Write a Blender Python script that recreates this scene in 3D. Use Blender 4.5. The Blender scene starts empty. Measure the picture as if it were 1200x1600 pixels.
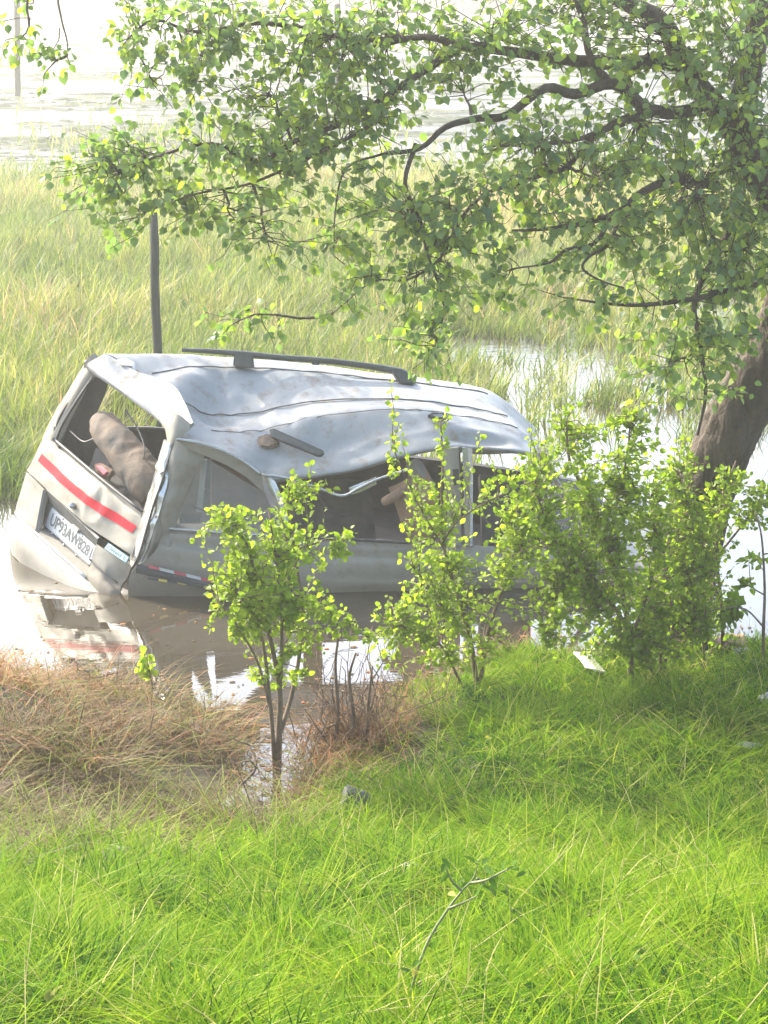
import bpy, math, random
import numpy as np
from mathutils import Vector, noise as mnoise
random.seed(7); RNG = np.random.default_rng(7)
scene = bpy.context.scene
COL = scene.collection

# ------------------------------------------------------------------ camera, sky, sun, exposure
cam_d = bpy.data.cameras.new('camera'); cam = bpy.data.objects.new('camera', cam_d); COL.objects.link(cam)
cam.location = (0, 0, 4.33); cam.rotation_euler = (math.radians(90 - 14.6), 0, 0)
cam_d.sensor_fit = 'VERTICAL'; cam_d.sensor_height = 36; cam_d.sensor_width = 27; cam_d.lens = 74.25
cam_d.clip_start = 0.1; cam_d.clip_end = 3000
scene.camera = cam
SUN_AZ, SUN_EL = math.radians(-48), math.radians(38)
world = bpy.data.worlds.new('World'); scene.world = world; world.use_nodes = True
wn = world.node_tree.nodes; bg = wn['Background']
sky = wn.new('ShaderNodeTexSky'); sky.sky_type = 'NISHITA'; sky.sun_disc = False
sky.sun_elevation = SUN_EL; sky.sun_rotation = SUN_AZ; sky.air_density = 1.0; sky.dust_density = 3.5; sky.ozone_density = 0.6
world.node_tree.links.new(sky.outputs[0], bg.inputs[0]); bg.inputs[1].default_value = 0.15
sd = bpy.data.lights.new('sun', 'SUN'); sd.energy = 2.7; sd.angle = math.radians(0.5); sd.color = (1.0, 0.93, 0.80)
sun = bpy.data.objects.new('sun', sd); COL.objects.link(sun); sun.location = (-20, 40, 40)
sdir = Vector((math.sin(SUN_AZ) * math.cos(SUN_EL), math.cos(SUN_AZ) * math.cos(SUN_EL), math.sin(SUN_EL)))
sun.rotation_euler = sdir.to_track_quat('Z', 'Y').to_euler()
scene.view_settings.view_transform = 'Standard'; scene.view_settings.look = 'None'
scene.view_settings.exposure = 2.32; scene.view_settings.gamma = 1.0; scene.view_settings.use_curve_mapping = False
scene.cycles.max_bounces = 8; scene.cycles.transmission_bounces = 6; scene.cycles.transparent_max_bounces = 8
scene.cycles.diffuse_bounces = 4; scene.cycles.volume_bounces = 0; scene.cycles.use_denoising = True
scene.cycles.sample_clamp_indirect = 6

# ------------------------------------------------------------------ materials
def newmat(name):
    m = bpy.data.materials.new(name); m.use_nodes = True; nt = m.node_tree
    return m, nt, nt.nodes, nt.links, nt.nodes['Principled BSDF']
def ramp(nt, fac, stops):
    r = nt.nodes.new('ShaderNodeValToRGB'); e = r.color_ramp.elements
    while len(e) < len(stops): e.new(0.5)
    for k, (p, c) in enumerate(stops): e[k].position = p; e[k].color = (*c, 1)
    nt.links.new(fac, r.inputs[0]); return r.outputs[0]
def noise_tex(nt, scale, detail=4, rough=0.55, coord='Object', stretch=None):
    tc = nt.nodes.new('ShaderNodeTexCoord'); n = nt.nodes.new('ShaderNodeTexNoise')
    n.inputs['Scale'].default_value = scale; n.inputs['Detail'].default_value = detail; n.inputs['Roughness'].default_value = rough
    out = tc.outputs[coord]
    if stretch:
        mp = nt.nodes.new('ShaderNodeMapping'); mp.inputs['Scale'].default_value = stretch
        nt.links.new(out, mp.inputs[0]); out = mp.outputs[0]
    nt.links.new(out, n.inputs['Vector']); return n.outputs['Fac']
def bump(nt, h, bsdf, strength=0.3, dist=0.02):
    b = nt.nodes.new('ShaderNodeBump'); b.inputs['Strength'].default_value = strength; b.inputs['Distance'].default_value = dist
    nt.links.new(h, b.inputs['Height']); nt.links.new(b.outputs[0], bsdf.inputs['Normal'])
def simple(name, c0, c1, rough=0.6, metallic=0.0, scale=8, bstr=0.0, bscale=30, bdist=0.01, stretch=None, spec=0.5):
    m, nt, N, L, B = newmat(name)
    L.new(ramp(nt, noise_tex(nt, scale, 5, 0.6, 'Object', stretch), [(0.35, c0), (0.65, c1)]), B.inputs['Base Color'])
    B.inputs['Roughness'].default_value = rough; B.inputs['Metallic'].default_value = metallic
    B.inputs['Specular IOR Level'].default_value = spec
    if bstr: bump(nt, noise_tex(nt, bscale, 6, 0.6, 'Object', stretch), B, bstr, bdist)
    return m
def leafmat(name, stops, trans=0.5, rough=0.45, gloss=0.35, tcol=(1.15, 1.25, 0.6)):
    m, nt, N, L, B = newmat(name)
    a = N.new('ShaderNodeAttribute'); a.attribute_name = 'tint'
    col = ramp(nt, a.outputs['Fac'], stops)
    L.new(col, B.inputs['Base Color']); B.inputs['Roughness'].default_value = rough; B.inputs['Specular IOR Level'].default_value = gloss
    t = N.new('ShaderNodeBsdfTranslucent')
    mul = N.new('ShaderNodeMix'); mul.data_type = 'RGBA'; mul.blend_type = 'MULTIPLY'; mul.inputs[0].default_value = 1; mul.clamp_result = False
    L.new(col, mul.inputs[6]); mul.inputs[7].default_value = (*tcol, 1); L.new(mul.outputs[2], t.inputs['Color'])
    mx = N.new('ShaderNodeMixShader'); mx.inputs[0].default_value = trans
    L.new(B.outputs[0], mx.inputs[1]); L.new(t.outputs[0], mx.inputs[2]); L.new(mx.outputs[0], N['Material Output'].inputs[0])
    return m
M = {}
def paint(name, c0, c1, metallic=0.10, rough=0.66, mud=0.7):
    m, nt, N, L, B = newmat(name)
    base = ramp(nt, noise_tex(nt, 2.2, 6, 0.65), [(0.3, c0), (0.7, c1)])
    # dried mud splashes with a shape of their own
    f = noise_tex(nt, 7, 8, 0.72); mask = ramp(nt, f, [(0.52, (0, 0, 0)), (0.70, (1, 1, 1))])
    mx = N.new('ShaderNodeMix'); mx.data_type = 'RGBA'; mx.inputs[7].default_value = (0.20, 0.165, 0.12, 1)
    sc = N.new('ShaderNodeMath'); sc.operation = 'MULTIPLY'; sc.inputs[1].default_value = mud
    L.new(mask, sc.inputs[0]); L.new(sc.outputs[0], mx.inputs[0]); L.new(base, mx.inputs[6])
    pos = N.new('ShaderNodeNewGeometry'); sz = N.new('ShaderNodeSeparateXYZ'); L.new(pos.outputs['Position'], sz.inputs[0])
    wl = N.new('ShaderNodeMapRange'); wl.inputs[1].default_value = 0.20; wl.inputs[2].default_value = 0.02; wl.inputs[3].default_value = -0.25; wl.inputs[4].default_value = 0.75; L.new(sz.outputs[2], wl.inputs[0])
    wa = N.new('ShaderNodeMath'); wa.operation = 'MULTIPLY_ADD'; wa.use_clamp = True; wa.inputs[1].default_value = 0.6; L.new(noise_tex(nt, 5, 6, 0.7), wa.inputs[0]); L.new(wl.outputs[0], wa.inputs[2])
    m2 = N.new('ShaderNodeMix'); m2.data_type = 'RGBA'; m2.inputs[7].default_value = (0.11, 0.085, 0.055, 1)
    wm = N.new('ShaderNodeMath'); wm.operation = 'MULTIPLY'; wm.inputs[1].default_value = 0.6; L.new(wa.outputs[0], wm.inputs[0]); L.new(wm.outputs[0], m2.inputs[0])
    L.new(mx.outputs[2], m2.inputs[6]); L.new(m2.outputs[2], B.inputs['Base Color'])
    ro = N.new('ShaderNodeMapRange'); ro.inputs[3].default_value = rough; ro.inputs[4].default_value = rough + 0.3
    L.new(mask, ro.inputs[0]); L.new(ro.outputs[0], B.inputs['Roughness']); B.inputs['Metallic'].default_value = metallic; B.inputs['Specular IOR Level'].default_value = 0.25
    bump(nt, noise_tex(nt, 9, 4, 0.5), B, 0.18, 0.02)
    return m
M['paint'] = paint('silver_beige_paint', (0.205, 0.197, 0.165), (0.27, 0.257, 0.215), 0.15, 0.58)
M['roof'] = paint('silver_roof_sky_tint', (0.235, 0.255, 0.265), (0.31, 0.32, 0.315), 0.1, 0.5, 0.85)  # same silver as the body, with blue sky reflection put into its colour
M['plastic'] = simple('bumper_plastic', (0.19, 0.18, 0.15), (0.24, 0.228, 0.195), 0.7, 0.0, 5, 0.1)
M['dark'] = simple('dark_trim', (0.030, 0.032, 0.033), (0.05, 0.05, 0.05), 0.5, 0, 12, 0.1)
M['interior'] = simple('interior_grey', (0.035, 0.036, 0.038), (0.07, 0.068, 0.065), 0.8, 0, 6, 0.2)
M['trimbrown'] = simple('interior_card', (0.10, 0.07, 0.055), (0.14, 0.10, 0.08), 0.8, 0, 5, 0.2)
M['seat'] = simple('tan_seat_fabric', (0.19, 0.12, 0.075), (0.29, 0.19, 0.12), 0.85, 0, 7, 0.4, 20, 0.02)
M['seatgrey'] = simple('dusty_seat_roll', (0.055, 0.055, 0.047), (0.15, 0.105, 0.072), 0.85, 0, 4, 0.5, 14, 0.02)
M['headrest'] = simple('grey_headrest', (0.16, 0.16, 0.15), (0.23, 0.23, 0.22), 0.8, 0, 6)
M['red'] = simple('red_reflective_tape', (0.36, 0.006, 0.018), (0.43, 0.010, 0.026), 0.65, 0, 3, spec=0.15)
M['reflector'] = simple('faded_reflector', (0.22, 0.085, 0.055), (0.28, 0.12, 0.08), 0.35, 0, 8)
M['white'] = simple('plate_white', (0.40, 0.42, 0.41), (0.47, 0.48, 0.47), 0.4, 0, 6)
M['print'] = simple('print_dark', (0.05, 0.06, 0.065), (0.08, 0.09, 0.095), 0.5, 0, 10)
M['stickerblue'] = simple('sticker_teal', (0.03, 0.12, 0.16), (0.05, 0.16, 0.2), 0.4, 0, 10)
M['sticker'] = simple('sticker_pale', (0.36, 0.48, 0.5), (0.42, 0.54, 0.56), 0.4, 0, 10)
M['yellow'] = simple('tape_yellow', (0.55, 0.42, 0.08), (0.62, 0.5, 0.12), 0.4, 0, 10)
M['maroon'] = simple('tape_maroon', (0.38, 0.07, 0.09), (0.45, 0.1, 0.12), 0.4, 0, 10)
M['chrome'] = simple('dull_trim_metal', (0.34, 0.35, 0.34), (0.46, 0.47, 0.46), 0.26, 0.75, 8)
M['rail'] = simple('roof_rail_black', (0.035, 0.042, 0.038), (0.055, 0.062, 0.055), 0.45, 0, 10)
M['recess'] = simple('recess_grey', (0.085, 0.09, 0.085), (0.13, 0.13, 0.12), 0.6, 0, 8)
M['rust'] = simple('muddy_bracket', (0.10, 0.075, 0.055), (0.2, 0.15, 0.11), 0.8, 0, 25, 0.5, 60)
m, nt, N, L, B = newmat('window_glass'); M['glass'] = m
B.inputs['Base Color'].default_value = (0.75, 0.82, 0.8, 1); B.inputs['Roughness'].default_value = 0.05
B.inputs['Specular IOR Level'].default_value = 0.25; B.inputs['Alpha'].default_value = 0.08; B.inputs['IOR'].default_value = 1.45
M['bark'] = simple('tree_bark', (0.034, 0.026, 0.018), (0.085, 0.064, 0.044), 0.9, 0, 9, 1.0, 14, 0.05, stretch=(1, 1, 0.25))
M['twig'] = simple('shrub_stem', (0.09, 0.065, 0.04), (0.17, 0.12, 0.075), 0.85, 0, 12, 0.4, 40)
M['greenstem'] = simple('weed_stem', (0.10, 0.13, 0.045), (0.17, 0.19, 0.07), 0.6, 0, 12)
M['drytwig'] = simple('dry_twig', (0.07, 0.047, 0.03), (0.15, 0.10, 0.062), 0.9, 0, 12, 0.3, 40)
M['postwood'] = simple('weathered_post', (0.018, 0.024, 0.016), (0.045, 0.052, 0.038), 0.9, 0, 5, 0.6, 20, 0.02, stretch=(4, 4, 0.4))
M['treeleaf'] = leafmat('tree_leaf', [(0.0, (0.085, 0.155, 0.075)), (0.5, (0.165, 0.245, 0.08)), (0.8, (0.25, 0.33, 0.05)), (1.0, (0.28, 0.35, 0.05))], 0.58)  # pale upper stops hold the lime of backlit leaves
M['shrubleaf'] = leafmat('shrub_leaf', [(0.0, (0.09, 0.155, 0.018)), (0.5, (0.19, 0.28, 0.02)), (1.0, (0.31, 0.39, 0.04))], 0.66)
M['grass'] = leafmat('lawn_grass', [(0.0, (0.018, 0.068, 0.008)), (0.3, (0.075, 0.18, 0.002)), (0.55, (0.155, 0.27, 0.008)), (0.8, (0.25, 0.335, 0.015)), (0.92, (0.32, 0.33, 0.05)), (1.0, (0.46, 0.40, 0.18))], 0.48, 0.6, 0.04, (1.0, 1.12, 0.3))
M['reed'] = leafmat('marsh_grass', [(0.0, (0.06, 0.12, 0.02)), (0.4, (0.15, 0.20, 0.035)), (0.7, (0.28, 0.28, 0.09)), (0.85, (0.36, 0.31, 0.16)), (1.0, (0.34, 0.23, 0.16))], 0.5, 0.5, 0.25, (1.1, 1.1, 0.7))
M['dry'] = leafmat('dead_grass', [(0.0, (0.045, 0.032, 0.02)), (0.4, (0.13, 0.088, 0.040)), (0.7, (0.27, 0.15, 0.06)), (0.85, (0.36, 0.125, 0.055)), (1.0, (0.12, 0.21, 0.02))], 0.35, 0.6, 0.2, (1.05, 1.0, 0.8))
M['weedleaf'] = leafmat('weed_leaf', [(0.0, (0.04, 0.095, 0.015)), (0.6, (0.10, 0.18, 0.03)), (1.0, (0.34, 0.30, 0.09))], 0.4, 0.7, 0.04, (1.05, 1.15, 0.5))
M['floatweed'] = leafmat('floating_weed', [(0.0, (0.02, 0.03, 0.022)), (0.6, (0.05, 0.075, 0.04)), (1.0, (0.10, 0.10, 0.06))], 0.15, 0.7, 0.1)
M['fartree'] = leafmat('far_trees', [(0.0, (0.035, 0.07, 0.03)), (1.0, (0.08, 0.14, 0.045))], 0.3)
M['soil'] = simple('muddy_soil', (0.03, 0.025, 0.014), (0.06, 0.052, 0.025), 0.9, 0, 3, 0.6, 9, 0.06)
M['litter'] = simple('pale_litter', (0.42, 0.37, 0.34), (0.52, 0.48, 0.45), 0.6, 0, 9, 0.4, 14, 0.03)
M['brownlitter'] = simple('brown_litter', (0.24, 0.13, 0.08), (0.38, 0.24, 0.15), 0.8, 0, 9, 0.5, 14, 0.03)
M['rag'] = simple('grey_rag', (0.015, 0.015, 0.015), (0.13, 0.13, 0.12), 0.75, 0, 7, 0.5, 12, 0.03)
M['stone'] = simple('pale_stone', (0.15, 0.15, 0.14), (0.22, 0.22, 0.2), 0.85, 0, 9, 0.5, 20, 0.02)
# water: muddy body under a reflecting surface, wind ripples growing out on the open lake
m, nt, N, L, B = newmat('muddy_water'); M['water'] = m
L.new(ramp(nt, noise_tex(nt, 0.5, 4), [(0.35, (0.030, 0.025, 0.016)), (0.65, (0.046, 0.038, 0.026))]), B.inputs['Base Color'])
B.inputs['Roughness'].default_value = 0.015; B.inputs['IOR'].default_value = 1.62; B.inputs['Specular IOR Level'].default_value = 1.0
n1 = noise_tex(nt, 1.0, 4, 0.6, 'Object', (0.3, 1.5, 1)); n2 = noise_tex(nt, 7, 3, 0.55, 'Object', (0.6, 1.5, 1))
geo = N.new('ShaderNodeNewGeometry'); sep = N.new('ShaderNodeSeparateXYZ'); L.new(geo.outputs['Position'], sep.inputs[0])
mr = N.new('ShaderNodeMapRange'); mr.inputs[1].default_value = 20; mr.inputs[2].default_value = 60; mr.inputs[3].default_value = 0.010; mr.inputs[4].default_value = 1.0
L.new(sep.outputs[1], mr.inputs[0])
ad = N.new('ShaderNodeMath'); ad.operation = 'ADD'; L.new(n1, ad.inputs[0]); L.new(n2, ad.inputs[1])
bp = N.new('ShaderNodeBump'); bp.inputs['Distance'].default_value = 0.09; L.new(mr.outputs[0], bp.inputs['Strength']); L.new(ad.outputs[0], bp.inputs['Height']); L.new(bp.outputs[0], B.inputs['Normal'])

# ------------------------------------------------------------------ mesh helpers
def raw_mesh(name, V, F, tint=None, smooth=True):
    """V (n,3); F (m,3) triangles or (m,4) quads"""
    V = np.asarray(V, np.float32); F = np.asarray(F, np.int32)
    me = bpy.data.meshes.new(name); k = F.shape[1]
    me.vertices.add(len(V)); me.vertices.foreach_set('co', V.ravel())
    me.loops.add(F.size); me.loops.foreach_set('vertex_index', F.ravel())
    me.polygons.add(len(F)); me.polygons.foreach_set('loop_start', np.arange(0, F.size, k, dtype=np.int32))
    if tint is not None:
        a = me.attributes.new('tint', 'FLOAT', 'POINT'); a.data.foreach_set('value', np.asarray(tint, np.float32))
    me.polygons.foreach_set('use_smooth', np.full(len(F), smooth, dtype=bool))
    me.update(calc_edges=True); me.validate(); return me
def link(name, me, mat, parent=None):
    o = bpy.data.objects.new(name, me); COL.objects.link(o)
    if mat is not None and me is not None and not me.materials: me.materials.append(mat)
    if parent is not None:
        o.parent = parent; o.matrix_parent_inverse = parent_inverse(parent)
    return o
def world_of(p):
    from mathutils import Matrix
    m = Matrix.LocRotScale(p.location, p.rotation_euler, p.scale)
    return m if p.parent is None else world_of(p.parent) @ p.matrix_parent_inverse @ m
def parent_inverse(p): return world_of(p).inverted()
def tag(o, label=None, cat=None, group=None, kind=None):
    if label: o['label'] = label
    if cat: o['category'] = cat
    if group: o['group'] = group
    if kind: o['kind'] = kind
    return o
def thing(name, loc, label, cat, group=None):
    o = bpy.data.objects.new(name, None); o.location = loc; o.empty_display_size = 0.2; COL.objects.link(o)
    return tag(o, label, cat, group)
def cr(P, n):
    """Catmull-Rom along axis 0"""
    P = np.asarray(P, float)
    if len(P) < 2: return P
    Q = np.concatenate([[2 * P[0] - P[1]], P, [2 * P[-1] - P[-2]]]); out = []
    for i in range(len(P) - 1):
        a, b, c, d = Q[i:i + 4]
        for t in np.linspace(0, 1, n, endpoint=False):
            out.append(0.5 * ((2 * b) + (-a + c) * t + (2 * a - 5 * b + 4 * c - d) * t * t + (-a + 3 * b - 3 * c + d) * t ** 3))
    out.append(P[-1]); return np.array(out)
def sheet(name, grid, mat, parent=None, sub=(4, 4), thick=0.012, amp=0.0, freq=3.0, seed=0, linear=False, ridge=0.0):
    """a bent panel with real thickness, from rows of control points; amp adds dents"""
    G = np.asarray(grid, float)
    if linear:
        def lin(P, n):
            out = [P[i] + (P[i + 1] - P[i]) * t for i in range(len(P) - 1) for t in np.linspace(0, 1, n, endpoint=False)]
            return np.array(out + [P[-1]])
        f = lin
    else: f = cr
    G = f(G, sub[0]); G = f(G.transpose(1, 0, 2), sub[1]).transpose(1, 0, 2)
    nr, nc = G.shape[:2]
    du = np.gradient(G, axis=1); dv = np.gradient(G, axis=0); Nn = np.cross(du, dv)
    Nn /= np.linalg.norm(Nn, axis=2, keepdims=True) + 1e-9
    out = np.array([0, -0.6, 0.8]); 
    if (Nn.reshape(-1, 3) @ out).mean() < 0: Nn = -Nn
    if amp or ridge:
        for i in range(nr):
            for j in range(nc):
                p = Vector(G[i, j] * freq + seed * 7.3)
                d = mnoise.fractal(p, 1.0, 2.0, 3) * 0.7 + mnoise.noise(p * 0.6) * 0.6
                e = min(1.0, 0.3 + 0.35 * min(i, j, nr - 1 - i, nc - 1 - j))
                rg = (1 - min(1.0, abs(mnoise.noise(p * 0.9 + Vector((3, 1, 7)))) * 2.2)) ** 3 * (0.5 + mnoise.noise(p * 0.45))
                G[i, j] += Nn[i, j] * (amp * d + ridge * rg) * e
    back = G - Nn * thick
    V = np.concatenate([G.reshape(-1, 3), back.reshape(-1, 3)]); n = nr * nc; F = []
    idx = np.arange(n).reshape(nr, nc)
    for i in range(nr - 1):
        for j in range(nc - 1):
            a, b, c, d = idx[i, j], idx[i, j + 1], idx[i + 1, j + 1], idx[i + 1, j]
            F.append((a, b, c, d)); F.append((a + n, d + n, c + n, b + n))
    rim = list(idx[0, :]) + list(idx[1:, -1]) + list(idx[-1, -2::-1]) + list(idx[-2:0:-1, 0])
    for k in range(len(rim)):
        a, b = rim[k], rim[(k + 1) % len(rim)]; F.append((a, a + n, b + n, b))
    me = raw_mesh(name, V, F); o = link(name, me, mat, parent)
    me.set_sharp_from_angle(angle=math.radians(50)); return o
def tube_arrays(P, R, k=8, cap=True):
    P = np.asarray(P, float); R = np.broadcast_to(np.asarray(R, float), (len(P),))
    T = np.gradient(P, axis=0); T /= np.linalg.norm(T, axis=1, keepdims=True) + 1e-9
    ref = np.array([0, 0, 1.0]) if abs(T[0][2]) < 0.9 else np.array([1.0, 0, 0])
    V = []; u = np.cross(T[0], ref); u /= np.linalg.norm(u)
    for i in range(len(P)):
        u = u - T[i] * np.dot(u, T[i]); u /= np.linalg.norm(u) + 1e-9; w = np.cross(T[i], u)
        for j in range(k):
            a = 2 * math.pi * j / k; V.append(P[i] + R[i] * (math.cos(a) * u + math.sin(a) * w))
    F = [(i * k + j, i * k + (j + 1) % k, (i + 1) * k + (j + 1) % k, (i + 1) * k + j) for i in range(len(P) - 1) for j in range(k)]
    if cap:
        for base in (0, (len(P) - 1) * k):
            V.append(V[base:base + k] and np.mean(V[base:base + k], axis=0)); c = len(V) - 1
            F += [(base + j, base + (j + 1) % k, c, c) for j in range(k)]
    return np.array(V), F
class Bag:
    def __init__(s): s.V = []; s.F = []; s.n = 0
    def add(s, V, F):
        s.V.append(np.asarray(V, float)); s.F += [tuple(i + s.n for i in f) for f in F]; s.n += len(V)
    def tube(s, P, R, k=6): s.add(*tube_arrays(P, R, k))
    def mesh(s, name):
        V = np.concatenate(s.V); me = bpy.data.meshes.new(name)
        me.from_pydata(V.tolist(), [], [f if f[2] != f[3] else f[:3] for f in s.F] if s.F and len(s.F[0]) == 4 else s.F)
        me.polygons.foreach_set('use_smooth', np.full(len(me.polygons), True)); me.update(); return me
def tube(name, P, R, mat, parent=None, k=8, smooth_n=0):
    P = np.asarray(P, float); R = np.asarray(R, float)
    if smooth_n:
        R = np.broadcast_to(R, (len(P),)); R = cr(R[:, None], smooth_n)[:, 0]; P = cr(P, smooth_n)
    b = Bag(); b.tube(P, R, k); return link(name, b.mesh(name), mat, parent)
def slab(name, poly, mat, parent=None, thick=0.02, direction=None, bevel=0.0):
    """a flat polygon given thickness, extruded away from its visible face"""
    P = np.array(poly, float); n = np.cross(P[1] - P[0], P[2] - P[0]); n /= np.linalg.norm(n)
    if np.dot(n, np.array([0, -0.8, 0.6]) if direction is None else np.array(direction)) < 0: n = -n
    k = len(P); V = np.concatenate([P, P - n * thick]); me = bpy.data.meshes.new(name)
    me.from_pydata(V.tolist(), [], [tuple(range(k)), tuple(range(2 * k - 1, k - 1, -1))] + [(i, i + k, (i + 1) % k + k, (i + 1) % k) for i in range(k)])
    me.update(); import bmesh; bm = bmesh.new(); bm.from_mesh(me); bmesh.ops.recalc_face_normals(bm, faces=bm.faces)
    if bevel: bmesh.ops.bevel(bm, geom=list(bm.edges), offset=bevel, segments=2, affect='EDGES', clamp_overlap=True)
    bm.to_mesh(me); bm.free(); return link(name, me, mat, parent)
def text_mesh(name, body, quad, mat, parent, bold=0.0, shear=0.0, lift=0.003):
    """lettering laid onto a quad (top-left, top-right, bottom-right, bottom-left)"""
    c = bpy.data.curves.new(name, 'FONT'); c.body = body; c.offset = bold; c.shear = shear; c.extrude = 0.0; c.resolution_u = 3
    t = bpy.data.objects.new(name + '_tmp', c); COL.objects.link(t)
    dg = bpy.context.evaluated_depsgraph_get(); me = bpy.data.meshes.new_from_object(t.evaluated_get(dg))
    bpy.data.objects.remove(t); bpy.data.curves.remove(c)
    V = np.zeros(len(me.vertices) * 3); me.vertices.foreach_get('co', V); V = V.reshape(-1, 3)
    lo, hi = V.min(0), V.max(0); s = (V[:, 0] - lo[0]) / (hi[0] - lo[0]); q = (V[:, 1] - lo[1]) / (hi[1] - lo[1])
    TL, TR, BR, BL = [np.array(p) for p in quad]
    P = (BL[None] * (1 - s)[:, None] + BR[None] * s[:, None]) * (1 - q)[:, None] + (TL[None] * (1 - s)[:, None] + TR[None] * s[:, None]) * q[:, None]
    n = np.cross(TR - TL, BL - TL); n /= np.linalg.norm(n)
    if n[1] > 0: n = -n
    P = P + n * lift; me.vertices.foreach_set('co', P.ravel()); me.update(); me.name = name
    return link(name, me, mat, parent)

# ------------------------------------------------------------------ ground, water, far shore
SHORE = np.array([(7.71, 13.479), (3.819, 13.341), (2.745, 13.273), (2.105, 13.232), (1.578, 13.032), (1.154, 12.928), (0.743, 12.954), (0.405, 12.673), (0.158, 12.356), (0.019, 12.145), (-0.068, 11.753), (-0.139, 11.332), (-0.311, 10.938), (-0.495, 10.524), (-0.669, 10.28), (-0.831, 10.203), (-0.878, 10.305), (-0.851, 10.479), (-0.794, 10.75), (-0.776, 11.181), (-0.779, 11.518), (-0.986, 11.808), (-1.348, 12.008), (-1.68, 12.192), (-2.078, 12.501), (-2.428, 12.673), (-3.679, 12.812), (-8.624, 12.876)])
LAND = np.concatenate([SHORE, [[-14, 3], [14, 3]]])
def inside(x, y, poly):
    c = np.zeros(x.shape, bool); n = len(poly)
    for i in range(n):
        x0, y0 = poly[i]; x1, y1 = poly[(i + 1) % n]
        c ^= ((y0 > y) != (y1 > y)) & (x < (x1 - x0) * (y - y0) / (y1 - y0 + 1e-12) + x0)
    return c
def shore_dist(x, y):
    d = np.full(x.shape, 1e9)
    for (x0, y0), (x1, y1) in zip(SHORE[:-1], SHORE[1:]):
        dx, dy = x1 - x0, y1 - y0; t = np.clip(((x - x0) * dx + (y - y0) * dy) / (dx * dx + dy * dy), 0, 1)
        d = np.minimum(d, np.hypot(x - x0 - t * dx, y - y0 - t * dy))
    return np.where(inside(x, y, LAND) | (y < 4), d, -d)
def wob(x, y, f, s=0.0):
    return (np.sin(f * 1.0 * x + 1.3 * s + 1.7 * np.sin(f * 0.6 * y + s)) + np.sin(f * 1.3 * y + 2.1 * s + 1.4 * np.sin(f * 0.8 * x - s)) + np.sin(f * (0.9 * x + 0.7 * y) + s * 3.1)) / 3
def ground(x, y):
    d = shore_dist(x, y)
    low = 0.20 * (1 - np.exp(-np.maximum(d, 0) / 0.7)) + 0.05 * wob(x, y, 3.0, 1) * np.clip(d * 2, 0, 1) + 0.05 * wob(x, y, 7.0, 3) * np.clip(d * 2, 0, 1)
    isl = np.exp(-(((x + 2.1) / 1.0) ** 2 + ((y - 11.4) / 0.8) ** 2)) * 0.13 * np.clip(d * 3, 0, 1)
    bank = 0.0; t = np.maximum(0, 9.9 - y); bank = 0.27 * (np.sqrt(t * t + 0.3) - 0.548)
    bed = -0.7 * (1 - np.exp(np.minimum(d, 0) / 1.2))
    return np.where(d > 0, low + isl + bank, bed)
def gz(x, y): return float(ground(np.array([x]), np.array([y]))[0])
xs = np.concatenate([[-600, -200, -60, -20], np.linspace(-9, 9, 181), [20, 60, 200, 600]])
ys = np.concatenate([[-60, -20, -6, 0], np.linspace(2, 16, 141), [18, 22, 30, 45, 70, 110, 160, 178, 182, 200, 260, 400, 1200]])
GX, GY = np.meshgrid(xs, ys); GZ = ground(GX, GY)
GZ = np.where(GY < 2, 2.2 + 0.02 * np.abs(GY), GZ); GZ = np.where(GY > 178, 0.9 + 0.004 * (GY - 178), GZ)
def grid_faces(nr, nc):
    i = np.arange(nr * nc).reshape(nr, nc); return np.stack([i[:-1, :-1], i[:-1, 1:], i[1:, 1:], i[1:, :-1]], -1).reshape(-1, 4)
g = link('ground', raw_mesh('ground', np.stack([GX, GY, GZ], -1).reshape(-1, 3), grid_faces(*GX.shape)), M['soil'])
tag(g, 'muddy sloping bank under the grass and lake bed', None, None, 'structure')
wx = np.linspace(-500, 500, 21); wy = np.concatenate([[9.0], np.linspace(12, 181, 12)]); WX, WY = np.meshgrid(wx, wy)
wtr = link('water', raw_mesh('water', np.stack([WX, WY, np.zeros_like(WX)], -1).reshape(-1, 3), grid_faces(*WX.shape)), M['water'])
tag(wtr, 'brown still pond water widening into a bright lake', None, None, 'structure')

# ------------------------------------------------------------------ grass blades
def blades(name, P, length, width, lean, droop, tint, mat, label=None, az=None, kind='stuff', parent=None):
    n = len(P); az = RNG.uniform(0, 2 * math.pi, n) if az is None else az
    D = np.stack([np.cos(az), np.sin(az), np.zeros(n)], -1); sa = az + math.pi / 2 + RNG.normal(0, 0.7, n)
    Sd = np.stack([np.cos(sa), np.sin(sa), np.zeros(n)], -1); V = np.zeros((n, 7, 3)); T = [0, .4, .75, 1.0]; W = [1, .85, .55, 0]
    for k, (t, w) in enumerate(zip(T, W)):
        c = P + D * (length * (lean * t + droop * t * t))[:, None]
        c[:, 2] += length * np.maximum(t * np.sqrt(np.maximum(0.05, 1 - lean ** 2)) - 0.55 * droop * t ** 2, -0.02 * t)
        if k < 3:
            V[:, 2 * k] = c - Sd * (width * w / 2)[:, None]; V[:, 2 * k + 1] = c + Sd * (width * w / 2)[:, None]
        else: V[:, 6] = c
    tri = np.array([(0, 1, 3), (0, 3, 2), (2, 3, 5), (2, 5, 4), (4, 5, 6)])
    F = (np.arange(n)[:, None, None] * 7 + tri[None]).reshape(-1, 3)
    o = link(name, raw_mesh(name, V.reshape(-1, 3), F, np.repeat(tint, 7)), mat, parent)
    return tag(o, label, None, None, kind)
def scatter(n, x0, x1, y0, y1): return RNG.uniform(x0, x1, n), RNG.uniform(y0, y1, n)
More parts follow.
